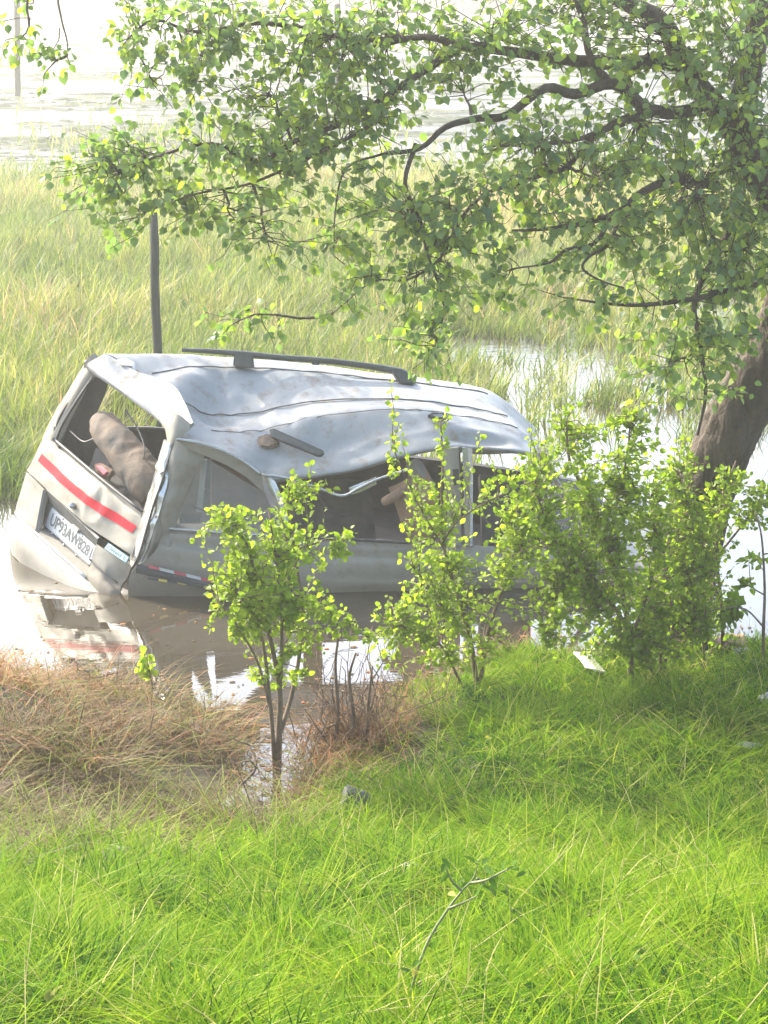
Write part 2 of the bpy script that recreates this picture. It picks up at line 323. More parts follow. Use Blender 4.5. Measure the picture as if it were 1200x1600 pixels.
# lawn on the near bank
def lawn(n, y0, y1, half):
    y = RNG.uniform(y0, y1, n); x = RNG.uniform(-1, 1, n) * (0.24 * y + half)
    return x, y
def place(x, y, keep):
    x, y = x[keep], y[keep]; return np.stack([x, y, ground(x, y) - 0.015], -1)
def deadzone(x, y):
    """1 over the dead brown mound at the left water's edge, 0 on the live bank"""
    e = ((x + 1.9) / 1.55) ** 2 + ((y - 10.6) / 1.95) ** 2
    return 1 / (1 + np.exp((np.sqrt(e) - 1.0 + 0.15 * wob(x, y, 4, 2)) * 9))
nt = 29000; x, y = lawn(nt, 4.9, 13.4, 1.05); d = shore_dist(x, y); dz = deadzone(x, y)
shaded_gap = 1 / (1 + np.exp(-(wob(x, y, 5.5, 9) + 0.8 * wob(x, y, 13, 3) - 0.42) * 9))  # thin short spots in the lawn, also tinted with shade below
keep = (d > 0.02) & (RNG.random(nt) > dz * 1.02) & (RNG.random(nt) > 0.8 * shaded_gap); x, y, shaded_gap = x[keep], y[keep], shaded_gap[keep]; nt = len(x)
clump = 0.5 + 0.5 * wob(x, y, 9, 14)
patch = wob(x, y, 2.6, 5) * 0.5 + wob(x, y, 6.5, 2) * 0.5; big = RNG.random(nt) ** 2
k = 11; n = nt * k; Rp = lambda q: np.repeat(q, k); rr = 0.028 * np.sqrt(RNG.random(n)) * (1 + Rp(big)); aa = RNG.uniform(0, 2 * math.pi, n)
bx, by = Rp(x) + rr * np.cos(aa), Rp(y) + rr * np.sin(aa); P = np.stack([bx, by, ground(bx, by) - 0.015], -1)
lean_az = Rp(1.2 * wob(x, y, 5.0, 1) * math.pi + RNG.normal(0, 0.9, nt)); az = np.where(RNG.random(n) < 0.5, aa, lean_az) + RNG.normal(0, 0.5, n)
ln = Rp((0.055 + 0.09 * RNG.random(nt) + 0.13 * big + 0.10 * clump + 0.03 * patch) * (1 - 0.62 * shaded_gap) * (0.3 + 0.7 * np.clip(shore_dist(x, y) / 0.9, 0, 1))) * RNG.uniform(0.5, 1.25, n)
drybank = np.clip((by - 10.3) / 1.5, 0, 1) * np.clip(0.5 + wob(bx, by, 4, 6), 0, 1)
ti = np.clip(Rp(0.32 + 0.31 * patch + 0.10 * (clump - 0.5) + RNG.normal(0, 0.16, nt) - 0.35 * shaded_gap) + 0.38 * drybank * (RNG.random(n) < 0.55) + RNG.normal(0, 0.14, n) + np.where(RNG.random(n) < 0.07, 0.45, 0) - 0.08 * np.clip((by - 10) / 2, 0, 1), 0, 1)  # thin spots get dark pocket shade put into the blade colour
blades('lawn_grass', P, ln, 0.0045 + 0.0045 * RNG.random(n), 0.15 + 0.55 * RNG.random(n), 0.2 + 0.7 * RNG.random(n), ti, M['grass'], 'lush bright green grass covering the near bank', az)
nt = 2500; x, y = lawn(nt, 5.2, 12.4, 0.9); w_ = wob(x, y, 2.2, 11) + 0.6 * wob(x, y, 5.5, 9)
keep = (shore_dist(x, y) > 0.15) & (deadzone(x, y) < 0.4) & (RNG.random(nt) < np.clip(0.55 - 0.8 * w_, 0.05, 1)); x, y = x[keep], y[keep]; nt = len(x)
k = 46; n = nt * k; Rp = lambda q: np.repeat(q, k); aa = RNG.uniform(0, 2 * math.pi, n); rr = 0.05 * np.sqrt(RNG.random(n)); bx, by = Rp(x) + rr * np.cos(aa), Rp(y) + rr * np.sin(aa)
P = np.stack([bx, by, ground(bx, by) - 0.015], -1); la = Rp(RNG.uniform(0, 2 * math.pi, nt)); az = np.where(RNG.random(n) < 0.45, la, aa) + RNG.normal(0, 0.45, n)
blades('grass_tufts', P, Rp(0.19 + 0.17 * RNG.random(nt)) * RNG.uniform(0.5, 1.2, n) * (0.25 + 0.75 * np.clip(shore_dist(bx, by) / 0.9, 0, 1)), 0.0045 + 0.004 * RNG.random(n), 0.12 + 0.5 * RNG.random(n), 0.35 + 0.8 * RNG.random(n), np.clip(Rp(RNG.normal(0.60, 0.12, nt)) + RNG.normal(0, 0.1, n) + np.where(RNG.random(n) < 0.06, 0.35, 0), 0, 1), M['grass'], 'bright arching grass tufts standing above the lower lawn', az)
# long arching straws above the lawn
x, y = lawn(6500, 5.0, 12.5, 0.9); keep = (shore_dist(x, y) > 0.05) & (deadzone(x, y) < 0.8)
P = place(x, y, keep); n = len(P)
blades('tall_grass', P, (0.25 + 0.3 * RNG.random(n)) * (0.4 + 0.6 * np.clip(shore_dist(P[:, 0], P[:, 1]) / 0.6, 0, 1)), 0.0035 + 0.002 * RNG.random(n), 0.2 + 0.4 * RNG.random(n), 0.3 + 0.6 * RNG.random(n), np.clip(0.7 + RNG.normal(0, 0.2, n), 0, 1), M['grass'], 'long arching grass straws rising over the green bank')
# dead grass mound
x, y = RNG.uniform(-4.5, 0.2, 200000), RNG.uniform(8.3, 12.9, 200000); dz = deadzone(x, y); d = shore_dist(x, y)
keep = (d > -0.02) & (RNG.random(len(x)) < dz * (0.28 + 0.6 * wob(x, y, 5, 3)))
P = place(x, y, keep); n = len(P)
red = np.clip(1.35 - np.hypot((P[:, 0] + 2.35) / 0.5, (P[:, 1] - 11.7) / 0.75), 0, 1); grn = np.clip(1.1 - np.hypot((P[:, 0] + 1.0) / 0.45, (P[:, 1] - 12.1) / 0.45), 0, 1)
front = np.clip((11.0 - P[:, 1]) / 1.2, 0, 1)  # front blades take a darker brown tint that includes painted shade
ti = np.clip(0.46 + RNG.normal(0, 0.19, n) + 0.28 * red - 0.22 * front, 0, 0.88); ti = np.where(RNG.random(n) < 0.20 + 0.65 * grn + 0.2 * front + 0.12 * wob(P[:, 0], P[:, 1], 6, 1), 0.97, ti)
blades('dead_grass', P, (0.10 + 0.27 * RNG.random(n) ** 1.3) * (1 + 0.6 * wob(P[:, 0], P[:, 1], 7, 9)), 0.004 + 0.004 * RNG.random(n), 0.25 + 0.7 * RNG.random(n), 0.3 + 0.9 * RNG.random(n), ti, M['dry'], 'tangled brown dead grass mound at the left edge of the water')
# straw fringe along the channel and under the shrubs
x, y = RNG.uniform(-1.0, 3.2, 60000), RNG.uniform(9.8, 13.0, 60000); d = shore_dist(x, y)
keep = (d > -0.04) & (d < 0.35) & (RNG.random(len(x)) < 0.25 * (0.6 + 0.6 * wob(x, y, 5, 7)))
P = place(x, y, keep); n = len(P)
blades('straw_fringe', P, 0.12 + 0.2 * RNG.random(n), 0.004 + 0.003 * RNG.random(n), 0.3 + 0.55 * RNG.random(n), 0.3 + 0.7 * RNG.random(n), np.clip(0.5 + RNG.normal(0, 0.2, n), 0, 0.85), M['dry'], 'dry straw fringe along the channel bank under the shrubs')
# marsh behind the van
n0 = 31000; y = 16.8 + (46 - 16.8) * RNG.random(n0) ** 0.9; x = RNG.uniform(-1, 1, n0) * (0.2 * y + 2.2)
edge = wob(x, y, 0.35, 2)
dens = 0.50 + 0.42 * wob(x, y, 0.9, 1) + 0.35 * wob(x, y, 2.7, 4)
right = np.clip((x + 0.7 - 0.03 * y) / 1.3, 0, 1) * np.clip((28 - y) / 4, 0, 1); dens -= 0.30 * right
van_zone = (x > -3.0) & (x < 3.4) & (y < 17.6); far = np.clip((y - 39 + 3 * edge) / 5, 0, 1)
lft = np.clip((-2.9 - x) / 0.5, 0, 1) * np.clip((19.5 - y) / 1.5, 0, 1); dens = np.maximum(dens, lft * 1.0)
keep = (RNG.random(n0) < np.clip(dens, 0.06, 1) * (1 - 0.97 * far)) & ~van_zone & ~((y < 20.5) & (x > -2.9) & (RNG.random(n0) < 0.75))
x, y, right, lft = x[keep], y[keep], right[keep], lft[keep]; nt = len(x)
pk = wob(x, y, 0.8, 3) * 0.5 + wob(x, y * 0.5, 1.9, 6) * 0.5
pink = np.exp(-(((x - 2.3) / 2.2) ** 2 + ((y - 36) / 4.5) ** 2)) + 0.7 * np.exp(-(((x + 1.5) / 1.5) ** 2 + ((y - 43) / 2.5) ** 2))
tt = 0.37 + 0.25 * pk + RNG.normal(0, 0.23, nt) + 0.45 * pink - 0.3 * lft
th = (0.40 + 0.28 * RNG.random(nt)) * (1 + 0.35 * pk) * np.where(right > 0.4, 0.7, 1)
k = 15; R_ = lambda q: np.repeat(q, k)
n = nt * k; P = np.stack([R_(x) + RNG.normal(0, 0.055, n), R_(y) + RNG.normal(0, 0.055, n), np.full(n, -0.04)], -1)
blades('marsh_grass', P, R_(th) * RNG.uniform(0.55, 1.25, n), (0.009 + 0.008 * RNG.random(n)) * (0.6 + P[:, 1] / 50), 0.08 + 0.45 * RNG.random(n), 0.1 + 0.6 * RNG.random(n) ** 2, np.clip(R_(tt) + RNG.normal(0, 0.10, n), 0, 1), M['reed'], 'yellow green marsh grass standing in shallow water behind the van', 0.4 + RNG.normal(0, 1.5, n))
# floating weed mats and stubble on the open lake
n0 = 36000; y = 40 + 125 * RNG.random(n0) ** 1.5; x = RNG.uniform(-1, 1, n0) * (0.2 * y + 2)
dn = 0.5 * wob(x * 0.5, y * 1.1, 0.55, 2) + 0.5 * wob(x * 0.35, y * 1.6, 1.1, 5); isl = np.exp(-(((x + 5.2) / 3.0) ** 2 + ((y - 56) / 6) ** 2))
keep = RNG.random(n0) < np.clip(0.10 + 0.75 * dn + 0.9 * isl, 0, 1); x, y = x[keep], y[keep]; n = len(x)
V = []; F = []; base = 0; ang = np.linspace(0, 2 * math.pi, 7)[:-1]
rx = (0.10 + 0.75 * RNG.random(n) ** 2.5) * (y / 50); ry = (0.05 + 0.14 * RNG.random(n) ** 1.5) * (y / 50); hh = 0.01 + 0.06 * RNG.random(n) ** 2 * (y / 50)
ring = np.stack([np.cos(ang), np.sin(ang)], -1)
jit = 1 + RNG.normal(0, 0.25, (n, 6)); VX = x[:, None] + rx[:, None] * ring[None, :, 0] * jit; VY = y[:, None] + ry[:, None] * ring[None, :, 1] * jit
V = np.concatenate([np.stack([VX, VY, np.full_like(VX, 0.006)], -1), np.stack([x, y, hh], -1)[:, None]], 1)
F = (np.arange(n)[:, None, None] * 7 + np.array([(k, (k + 1) % 6, 6) for k in range(6)])[None]).reshape(-1, 3)
tag(link('floating_weeds', raw_mesh('floating_weeds', V.reshape(-1, 3), F, np.repeat(RNG.random(n), 7)), M['floatweed']), 'patches of floating weed scattered on the bright lake', None, None, 'stuff')
n0 = 16000; y = 42 + 70 * RNG.random(n0) ** 1.6; x = RNG.uniform(-1, 1, n0) * (0.2 * y + 2); isl = np.exp(-(((x + 5.0) / 3.2) ** 2 + ((y - 55) / 5) ** 2)) + 0.8 * np.exp(-(((x + 1) / 6) ** 2 + ((y - 46) / 5) ** 2))
keep = RNG.random(n0) < np.clip(0.05 + 0.12 * wob(x, y, 0.7, 8) + 0.9 * isl, 0, 1); P = np.stack([x, y, np.full(n0, -0.02)], -1)[keep]; n = len(P)
blades('lake_reeds', P, 0.25 + 0.5 * RNG.random(n) ** 1.5, 0.02 + 0.02 * RNG.random(n), 0.05 + 0.4 * RNG.random(n), 0.1 + 0.3 * RNG.random(n), np.clip(RNG.normal(0.45, 0.25, n), 0, 1), M['reed'], 'sparse reeds standing out in the bright lake')

# ------------------------------------------------------------------ leaves
LV = np.array([(0, 0, 0), (0, .38, -.03), (0, .72, -.05), (0, 1, -.14), (-.33, .28, .07), (-.30, .62, .05), (.33, .28, .07), (.30, .62, .05)], float)
LT = np.array([(0, 1, 4), (1, 5, 4), (1, 2, 5), (2, 3, 5), (0, 6, 1), (1, 6, 7), (1, 7, 2), (2, 7, 3)])
def leaf_frames(n, dirs, droop, spread):
    D = dirs + RNG.normal(0, spread, (n, 3)); D[:, 2] -= droop; D /= np.linalg.norm(D, axis=1, keepdims=True)
    Nn = RNG.normal(0, 0.55, (n, 3)) + np.array([0, -0.25, 0.8]); Nn -= D * (Nn * D).sum(1, keepdims=True); Nn /= np.linalg.norm(Nn, axis=1, keepdims=True)
    return D, Nn, np.cross(D, Nn)
def leaves(pos, dirs, size, tint, mat, parent, droop=0.5, spread=0.6, wide=1.0, singles=300, front=None, name='leaf'):
    """the leaves that show largest as parts sharing a few meshes, all the others joined into one part"""
    n = len(pos); D, Nn, X = leaf_frames(n, dirs, droop, spread)
    order = np.argsort(-(size / np.linalg.norm(pos - np.array([0, 0, 4.33]), axis=1)) if front is None else -front)
    one, rest = order[:singles], order[singles:]
    if len(rest):
        V = pos[rest][:, None] + size[rest][:, None, None] * (LV[None, :, 0:1] * wide * X[rest][:, None] + LV[None, :, 1:2] * D[rest][:, None] + LV[None, :, 2:3] * Nn[rest][:, None])
        F = (np.arange(len(rest))[:, None, None] * 8 + LT[None]).reshape(-1, 3)
        tag(link('foliage', raw_mesh('foliage', V.reshape(-1, 3), F, np.repeat(tint[rest], 8)), mat, parent), None, None, None, 'stuff')
    from mathutils import Matrix
    protos = []
    for t in (0.1, 0.35, 0.55, 0.75, 0.95):
        W = LV * np.array([wide, 1, 1]); me = raw_mesh('leaf', W, LT, np.full(8, t)); me.materials.append(mat); protos.append(me)
    pi = parent_inverse(parent)
    for i in one:
        o = bpy.data.objects.new(name, protos[min(4, int(np.clip(tint[i], 0, .999) * 5))]); s = size[i]
        o.matrix_world = Matrix(((X[i][0] * s, D[i][0] * s, Nn[i][0] * s, pos[i][0]), (X[i][1] * s, D[i][1] * s, Nn[i][1] * s, pos[i][1]), (X[i][2] * s, D[i][2] * s, Nn[i][2] * s, pos[i][2]), (0, 0, 0, 1)))
        o.parent = parent; o.matrix_parent_inverse = pi; COL.objects.link(o)
def curve_pts(a, b, sag, n=5, jit=0.04):
    a, b = np.asarray(a, float), np.asarray(b, float); t = np.linspace(0, 1, n)[:, None]; L_ = np.linalg.norm(b - a)
    P = a + (b - a) * t; P[:, 2] += sag * L_ * 4 * t[:, 0] * (1 - t[:, 0]); P[1:-1] += RNG.normal(0, jit * L_, (n - 2, 3)); return P

# ------------------------------------------------------------------ the wrecked van
van = thing('wrecked_van', (-0.565, 14.9, -0.16), 'crushed silver van with smashed rear window lying half sunk in the brown water', 'van')
def part(name, label=None, **k): pass
# roof skin: rows run from the far edge to the crushed near eave, columns from tail to windscreen
ROOF = np.array([[(-2.043, 15.4, 1.526), (-1.757, 15.461, 1.52), (-1.431, 15.522, 1.494), (-0.958, 15.583, 1.444), (-0.433, 15.644, 1.384), (0.097, 15.706, 1.309), (0.486, 15.767, 1.247), (0.806, 15.828, 1.166), (1.042, 15.889, 0.979), (1.167, 15.95, 0.85)], [(-1.758, 15.229, 1.405), (-1.59, 15.285, 1.418), (-1.369, 15.341, 1.436), (-0.948, 15.397, 1.411), (-0.428, 15.453, 1.362), (0.096, 15.51, 1.298), (0.432, 15.566, 1.243), (0.781, 15.622, 1.173), (1.009, 15.678, 0.998), (1.147, 15.734, 0.857)], [(-1.625, 15.058, 1.353), (-1.467, 15.109, 1.357), (-1.286, 15.16, 1.318), (-0.892, 15.211, 1.299), (-0.4, 15.262, 1.303), (0.094, 15.314, 1.269), (0.451, 15.365, 1.22), (0.81, 15.416, 1.137), (1.006, 15.467, 0.994), (1.136, 15.518, 0.865)], [(-1.509, 14.906, 1.313), (-1.387, 14.953, 1.214), (-1.207, 14.999, 1.142), (-0.875, 15.046, 1.166), (-0.42, 15.093, 1.237), (0.094, 15.139, 1.237), (0.469, 15.186, 1.184), (0.872, 15.233, 1.103), (1.018, 15.279, 0.996), (1.132, 15.326, 0.879)], [(-1.434, 14.716, 1.226), (-1.29, 14.757, 1.11), (-1.11, 14.798, 1.068), (-0.828, 14.839, 1.078), (-0.414, 14.88, 1.163), (0.092, 14.922, 1.201), (0.463, 14.963, 1.16), (0.883, 15.004, 1.08), (1.027, 15.045, 0.99), (1.125, 15.086, 0.894)], [(-1.431, 14.564, 1.152), (-1.246, 14.601, 1.051), (-1.046, 14.637, 0.987), (-0.776, 14.674, 0.923), (-0.366, 14.711, 0.97), (0.092, 14.747, 1.047), (0.458, 14.784, 1.076), (0.874, 14.821, 1.025), (1.024, 14.857, 0.965), (1.116, 14.894, 0.91)], [(-1.462, 14.45, 1.113), (-1.215, 14.483, 1.027), (-1.03, 14.517, 0.941), (-0.839, 14.55, 0.812), (-0.318, 14.583, 0.836), (0.091, 14.617, 0.941), (0.455, 14.65, 0.998), (0.844, 14.683, 0.977), (1.016, 14.717, 0.941), (1.115, 14.75, 0.896)]])
lip = ROOF[0] + np.array([0.0, 0.10, -0.10])
brow = ROOF[6] + np.array([0.0, 0.05, -0.035])
roof = sheet('roof', np.concatenate([lip[None], ROOF, brow[None]]), M['roof'], van, (9, 10), 0.015, 0.014, 2.4, 1, False, 0.014)
def dent(o, c, r, depth, axis=(0, -0.25, 0.95)):
    me = o.data; V = np.zeros(len(me.vertices) * 3); me.vertices.foreach_get('co', V); V = V.reshape(-1, 3)
    q = V - np.array(c); w = np.exp(-((q[:, 0] / r[0]) ** 2 + (q[:, 1] / r[1]) ** 2 + (q[:, 2] / r[2]) ** 2)); V -= np.outer(w * depth, axis); me.vertices.foreach_set('co', V.ravel()); me.update()
for c, r, dp in ([((-1.009, 15.2, 1.268), (0.22, 0.15, 0.3), 0.05), ((-1.406, 15.2, 1.315), (0.12, 0.12, 0.3), -0.035), ((-1.195, 15.2, 1.349), (0.06, 0.16, 0.3), 0.03), ((-0.793, 15.1, 1.264), (0.05, 0.2, 0.3), -0.02), ((-1.245, 14.9, 1.164), (0.2, 0.05, 0.3), 0.04), ((-0.183, 14.75, 1.008), (0.35, 0.12, 0.3), 0.04), ((-0.552, 14.85, 1.104), (0.1, 0.1, 0.3), -0.02), ((0.641, 14.75, 1.008), (0.22, 0.06, 0.2), 0.06), ((0.642, 14.8, 1.082), (0.25, 0.05, 0.2), -0.03), ((-0.817, 14.6, 0.926), (0.1, 0.1, 0.2), 0.04)]): dent(roof, c, r, dp)
def fold(o, line, h, w):
    # a sharp crease pressed into a panel along a bent line
    me = o.data; V = np.zeros(len(me.vertices) * 3); me.vertices.foreach_get('co', V); V = V.reshape(-1, 3); L = cr(np.array(line), 8)
    d = np.min(np.linalg.norm((V[:, None] - L[None]) * np.array([1, 1, 0.6]), axis=2), axis=1); V += np.outer(h * np.exp(-d / w), (0, -0.25, 0.95)); me.vertices.foreach_set('co', V.ravel()); me.update()
for ln_, h_, w_ in [([(-1.579, 15.15, 1.32), (-1.442, 15.2, 1.377), (-1.264, 15.2, 1.377), (-1.086, 15.18, 1.343), (-0.923, 15.1, 1.254)], 0.022, 0.03), ([(-1.387, 14.95, 1.2), (-1.227, 15.0, 1.275), (-1.136, 15.1, 1.359), (-1.165, 15.25, 1.401)], -0.02, 0.025), ([(-1.248, 14.95, 1.2), (-1.181, 14.98, 1.232), (-1.198, 15.05, 1.298)], 0.02, 0.02), ([(-0.871, 14.98, 1.194), (-0.799, 15.05, 1.255), (-0.766, 15.15, 1.349)], 0.016, 0.02), ([(-0.458, 14.75, 1.008), (-0.344, 14.8, 1.063), (-0.202, 14.8, 1.082)], 0.014, 0.02), ([(-0.274, 14.7, 0.917), (-0.092, 14.75, 0.99), (0.183, 14.75, 1.037), (0.458, 14.78, 1.049), (0.734, 14.8, 1.063)], 0.028, 0.035), ([(0.458, 14.75, 1.008), (0.664, 14.76, 1.025), (0.871, 14.76, 1.006)], -0.02, 0.025), ([(-1.041, 14.7, 0.973), (-0.911, 14.65, 0.91), (-0.729, 14.65, 0.891)], 0.018, 0.025), ([(-1.455, 14.95, 1.271), (-1.333, 14.85, 1.174), (-1.169, 14.8, 1.119)], 0.016, 0.025), ([(-0.6, 14.9, 1.116), (-0.516, 14.85, 1.071), (-0.524, 14.8, 0.997)], 0.012, 0.018)]: fold(roof, ln_, h_, w_)
# pressed roof beads
def bead(row, off, r, c0, c1, name='roof_seam'):
    P = cr(row, 6)[c0:c1]
    # sit the strip on the skin just below
    me = roof.data; V = np.zeros(len(me.vertices) * 3); me.vertices.foreach_get('co', V); V = V.reshape(-1, 3)
    Q = []
    for p in P:
        i = np.argmin(((V - p) ** 2 * np.array([1, 1, 0.15])).sum(1)); d = ((V - p) ** 2).sum(1); k = np.argsort(d)[:4]
        Q.append([p[0], p[1], V[k, 2].max() + off])
    return tube(name, Q, r, M['recess'], van, 6, 2)
bead(ROOF[1], 0.002, 0.0055, 2, 43); bead(ROOF[3], 0.002, 0.0055, 1, 44); bead(ROOF[4], 0.0, 0.0035, 8, 46)
# torn tail spoiler above the rear window
SP = np.array([[(-2.055, 15.38, 1.534), (-1.809, 15.15, 1.449), (-1.524, 14.85, 1.408), (-1.412, 14.65, 1.318), (-1.336, 14.47, 1.209)], [(-2.124, 15.36, 1.5), (-1.882, 15.12, 1.393), (-1.59, 14.8, 1.325), (-1.483, 14.62, 1.255), (-1.397, 14.44, 1.161)], [(-2.189, 15.34, 1.456), (-1.974, 15.1, 1.359), (-1.661, 14.75, 1.228), (-1.543, 14.56, 1.171), (-1.475, 14.4, 1.087)], [(-2.189, 15.36, 1.413), (-1.969, 15.13, 1.32), (-1.656, 14.78, 1.189), (-1.546, 14.58, 1.135), (-1.496, 14.42, 1.064)]])
sheet('spoiler', SP, M['roof'], van, (5, 8), 0.03, 0.010, 5, 4)
sheet('spoiler_end', np.array([[(-1.546, 14.62, 1.269), (-1.458, 14.5, 1.272), (-1.351, 14.44, 1.207)], [(-1.551, 14.56, 1.213), (-1.466, 14.42, 1.183), (-1.368, 14.42, 1.165)], [(-1.539, 14.52, 1.143), (-1.482, 14.38, 1.092), (-1.421, 14.4, 1.115)], [(-1.519, 14.47, 1.053), (-1.504, 14.4, 1.023), (-1.476, 14.4, 1.06)]]), M['paint'], van, (4, 4), 0.02, 0.012, 9, 6)
sheet('spoiler_corner', np.array([[(-2.141, 15.42, 1.527), (-2.177, 15.4, 1.507), (-2.216, 15.4, 1.464)], [(-2.085, 15.42, 1.479), (-2.167, 15.38, 1.438), (-2.231, 15.42, 1.392)], [(-2.036, 15.46, 1.409), (-2.155, 15.42, 1.383), (-2.219, 15.46, 1.356)]]), M['paint'], van, (4, 4), 0.02)
sheet('torn_flap', np.array([[(-1.966, 15.3, 1.501), (-1.9, 15.3, 1.511), (-1.829, 15.25, 1.491)], [(-1.919, 15.22, 1.478), (-1.842, 15.2, 1.472), (-1.813, 15.18, 1.438)]]), M['chrome'], van, (3, 3), 0.01, 0.01, 9, 2)
# rear window surround: two bent pillars and header
sheet('rear_pillar', np.array([[(-2.226, 15.433, 1.438), (-2.183, 15.352, 1.405), (-2.145, 15.344, 1.378)], [(-2.351, 15.492, 1.243), (-2.288, 15.383, 1.235), (-2.241, 15.375, 1.198)], [(-2.483, 15.554, 1.035), (-2.408, 15.431, 1.031), (-2.349, 15.415, 1.005)], [(-2.583, 15.585, 0.845), (-2.506, 15.464, 0.848), (-2.435, 15.435, 0.825)]]), M['paint'], van, (6, 3), 0.05, 0.006, 6, 3)
tube('window_seal', np.array([(-2.137, 15.284, 1.38), (-2.275, 15.345, 1.185), (-2.395, 15.402, 0.998), (-2.449, 15.411, 0.869), (-2.415, 15.359, 0.822)]), 0.011, M['dark'], van, 6, 4)
sheet('bent_pillar', np.array([[(-1.551, 14.529, 1.077), (-1.506, 14.397, 1.079), (-1.475, 14.388, 1.072)], [(-1.589, 14.509, 0.933), (-1.537, 14.359, 0.95), (-1.492, 14.359, 0.959)], [(-1.637, 14.495, 0.779), (-1.577, 14.316, 0.804), (-1.506, 14.285, 0.83)], [(-1.674, 14.467, 0.655), (-1.619, 14.297, 0.67), (-1.551, 14.248, 0.665)], [(-1.71, 14.442, 0.54), (-1.667, 14.288, 0.525), (-1.609, 14.237, 0.492)], [(-1.752, 14.411, 0.398), (-1.722, 14.297, 0.364), (-1.668, 14.251, 0.331)], [(-1.805, 14.403, 0.241), (-1.777, 14.305, 0.203), (-1.737, 14.271, 0.194)]]), M['chrome'], van, (6, 5), 0.03, 0.014, 8, 5, False, 0.03)
tube('door_edge_seal', np.array([(-1.473, 14.366, 1.063), (-1.507, 14.327, 0.957), (-1.551, 14.282, 0.813), (-1.607, 14.263, 0.661), (-1.659, 14.247, 0.49), (-1.713, 14.248, 0.313), (-1.77, 14.279, 0.201)]), 0.010, M['dark'], van, 6, 4)
# tailgate below the window
TG = np.array([[(-2.555, 15.603, 0.886), (-2.326, 15.268, 0.809), (-2.18, 15.058, 0.757), (-2.041, 14.871, 0.706), (-1.879, 14.668, 0.637), (-1.713, 14.476, 0.573)], [(-2.573, 15.525, 0.844), (-2.339, 15.183, 0.766), (-2.194, 14.972, 0.71), (-2.05, 14.789, 0.659), (-1.892, 14.61, 0.581), (-1.718, 14.425, 0.517)], [(-2.628, 15.51, 0.738), (-2.367, 15.122, 0.644), (-2.217, 14.906, 0.592), (-2.073, 14.72, 0.534), (-1.908, 14.559, 0.462), (-1.739, 14.384, 0.406)], [(-2.701, 15.537, 0.608), (-2.405, 15.085, 0.498), (-2.247, 14.85, 0.443), (-2.099, 14.666, 0.382), (-1.934, 14.511, 0.324), (-1.776, 14.351, 0.274)]])
tailgate = sheet('tailgate', TG, M['paint'], van, (9, 9), 0.03, 0.012, 4, 7, False, 0.02)
dent(tailgate, (-2.037, 14.729, 0.541), (.03, .06, .22), -.028, (0.2, .8, 0)); dent(tailgate, (-1.892, 14.558, 0.538), (.09, .1, .12), -.03, (-.3, .8, 0))
tube('glass_channel', np.array([(-2.472, 15.436, 0.874), (-2.316, 15.205, 0.819), (-2.032, 14.808, 0.711), (-1.707, 14.423, 0.578)]), 0.012, M['dark'], van, 6, 4)
# red reflective tape across the tailgate, following its skin
def on_skin(o, quad_rows, off, name, mat, sub=(1, 6)):
    me = o.data; nv = len(me.vertices); V = np.zeros(nv * 3); me.vertices.foreach_get('co', V); V = V.reshape(-1, 3)[:nv // 2]
    cam0 = np.array([0.0, 0.0, 4.33]); rays = V - cam0; rn = rays / np.linalg.norm(rays, axis=1, keepdims=True); dist = np.linalg.norm(rays, axis=1)
    G = cr(np.array(quad_rows), sub[0]); G = cr(G.transpose(1, 0, 2), sub[1]).transpose(1, 0, 2); out = np.zeros_like(G)
    nrm = np.array([-0.73, -0.623, 0.28])
    for i in range(G.shape[0]):
        for j in range(G.shape[1]):
            p = G[i, j]; q = V - p; lat = q - np.outer(q @ nrm, nrm); d2 = (lat ** 2).sum(1); k = np.argsort(d2)[:6]; w = 1 / (d2[k] + 1e-5)
            h = ((q[k] @ nrm) * w).sum() / w.sum(); out[i, j] = p + nrm * (h + off)
    nr, nc = out.shape[:2]; return link(name, raw_mesh(name, out.reshape(-1, 3), grid_faces(nr, nc)), mat, o)
on_skin(tailgate, [[(-2.558, 15.438, 0.76), (-2.307, 15.096, 0.656), (-2.104, 14.826, 0.583), (-1.918, 14.583, 0.527), (-1.774, 14.395, 0.482)], [(-2.592, 15.451, 0.703), (-2.339, 15.109, 0.599), (-2.13, 14.83, 0.525), (-1.949, 14.593, 0.467), (-1.805, 14.406, 0.428)]], 0.006, 'red_stripe', M['red'], (4, 8))
lock = tube('tailgate_lock', [(-2.273, 14.92, 0.492), (-2.264, 14.86, 0.507)], 0.022, M['chrome'], tailgate, 12)
text_mesh('badge_lettering', 'TAVERA', [(-2.667, 15.468, 0.58), (-2.572, 15.319, 0.547), (-2.583, 15.318, 0.518), (-2.678, 15.468, 0.55)], M['print'], tailgate, 0.0, 0.0, 0.022)
# dealer sticker
stk = slab('dealer_sticker', [(-1.966, 14.508, 0.325), (-1.79, 14.283, 0.28), (-1.815, 14.292, 0.235), (-2.002, 14.529, 0.276)], M['stickerblue'], tailgate, 0.006)
slab('sticker_face', [(-1.96, 14.497, 0.321), (-1.8, 14.291, 0.277), (-1.82, 14.299, 0.242), (-1.991, 14.516, 0.282)], M['sticker'], stk, 0.003)
text_mesh('sticker_lettering', 'Omid L', [(-1.959, 14.492, 0.315), (-1.805, 14.294, 0.277), (-1.82, 14.299, 0.249), (-1.98, 14.504, 0.288)], M['stickerblue'], stk, 0.03, 0.15, 0.002)
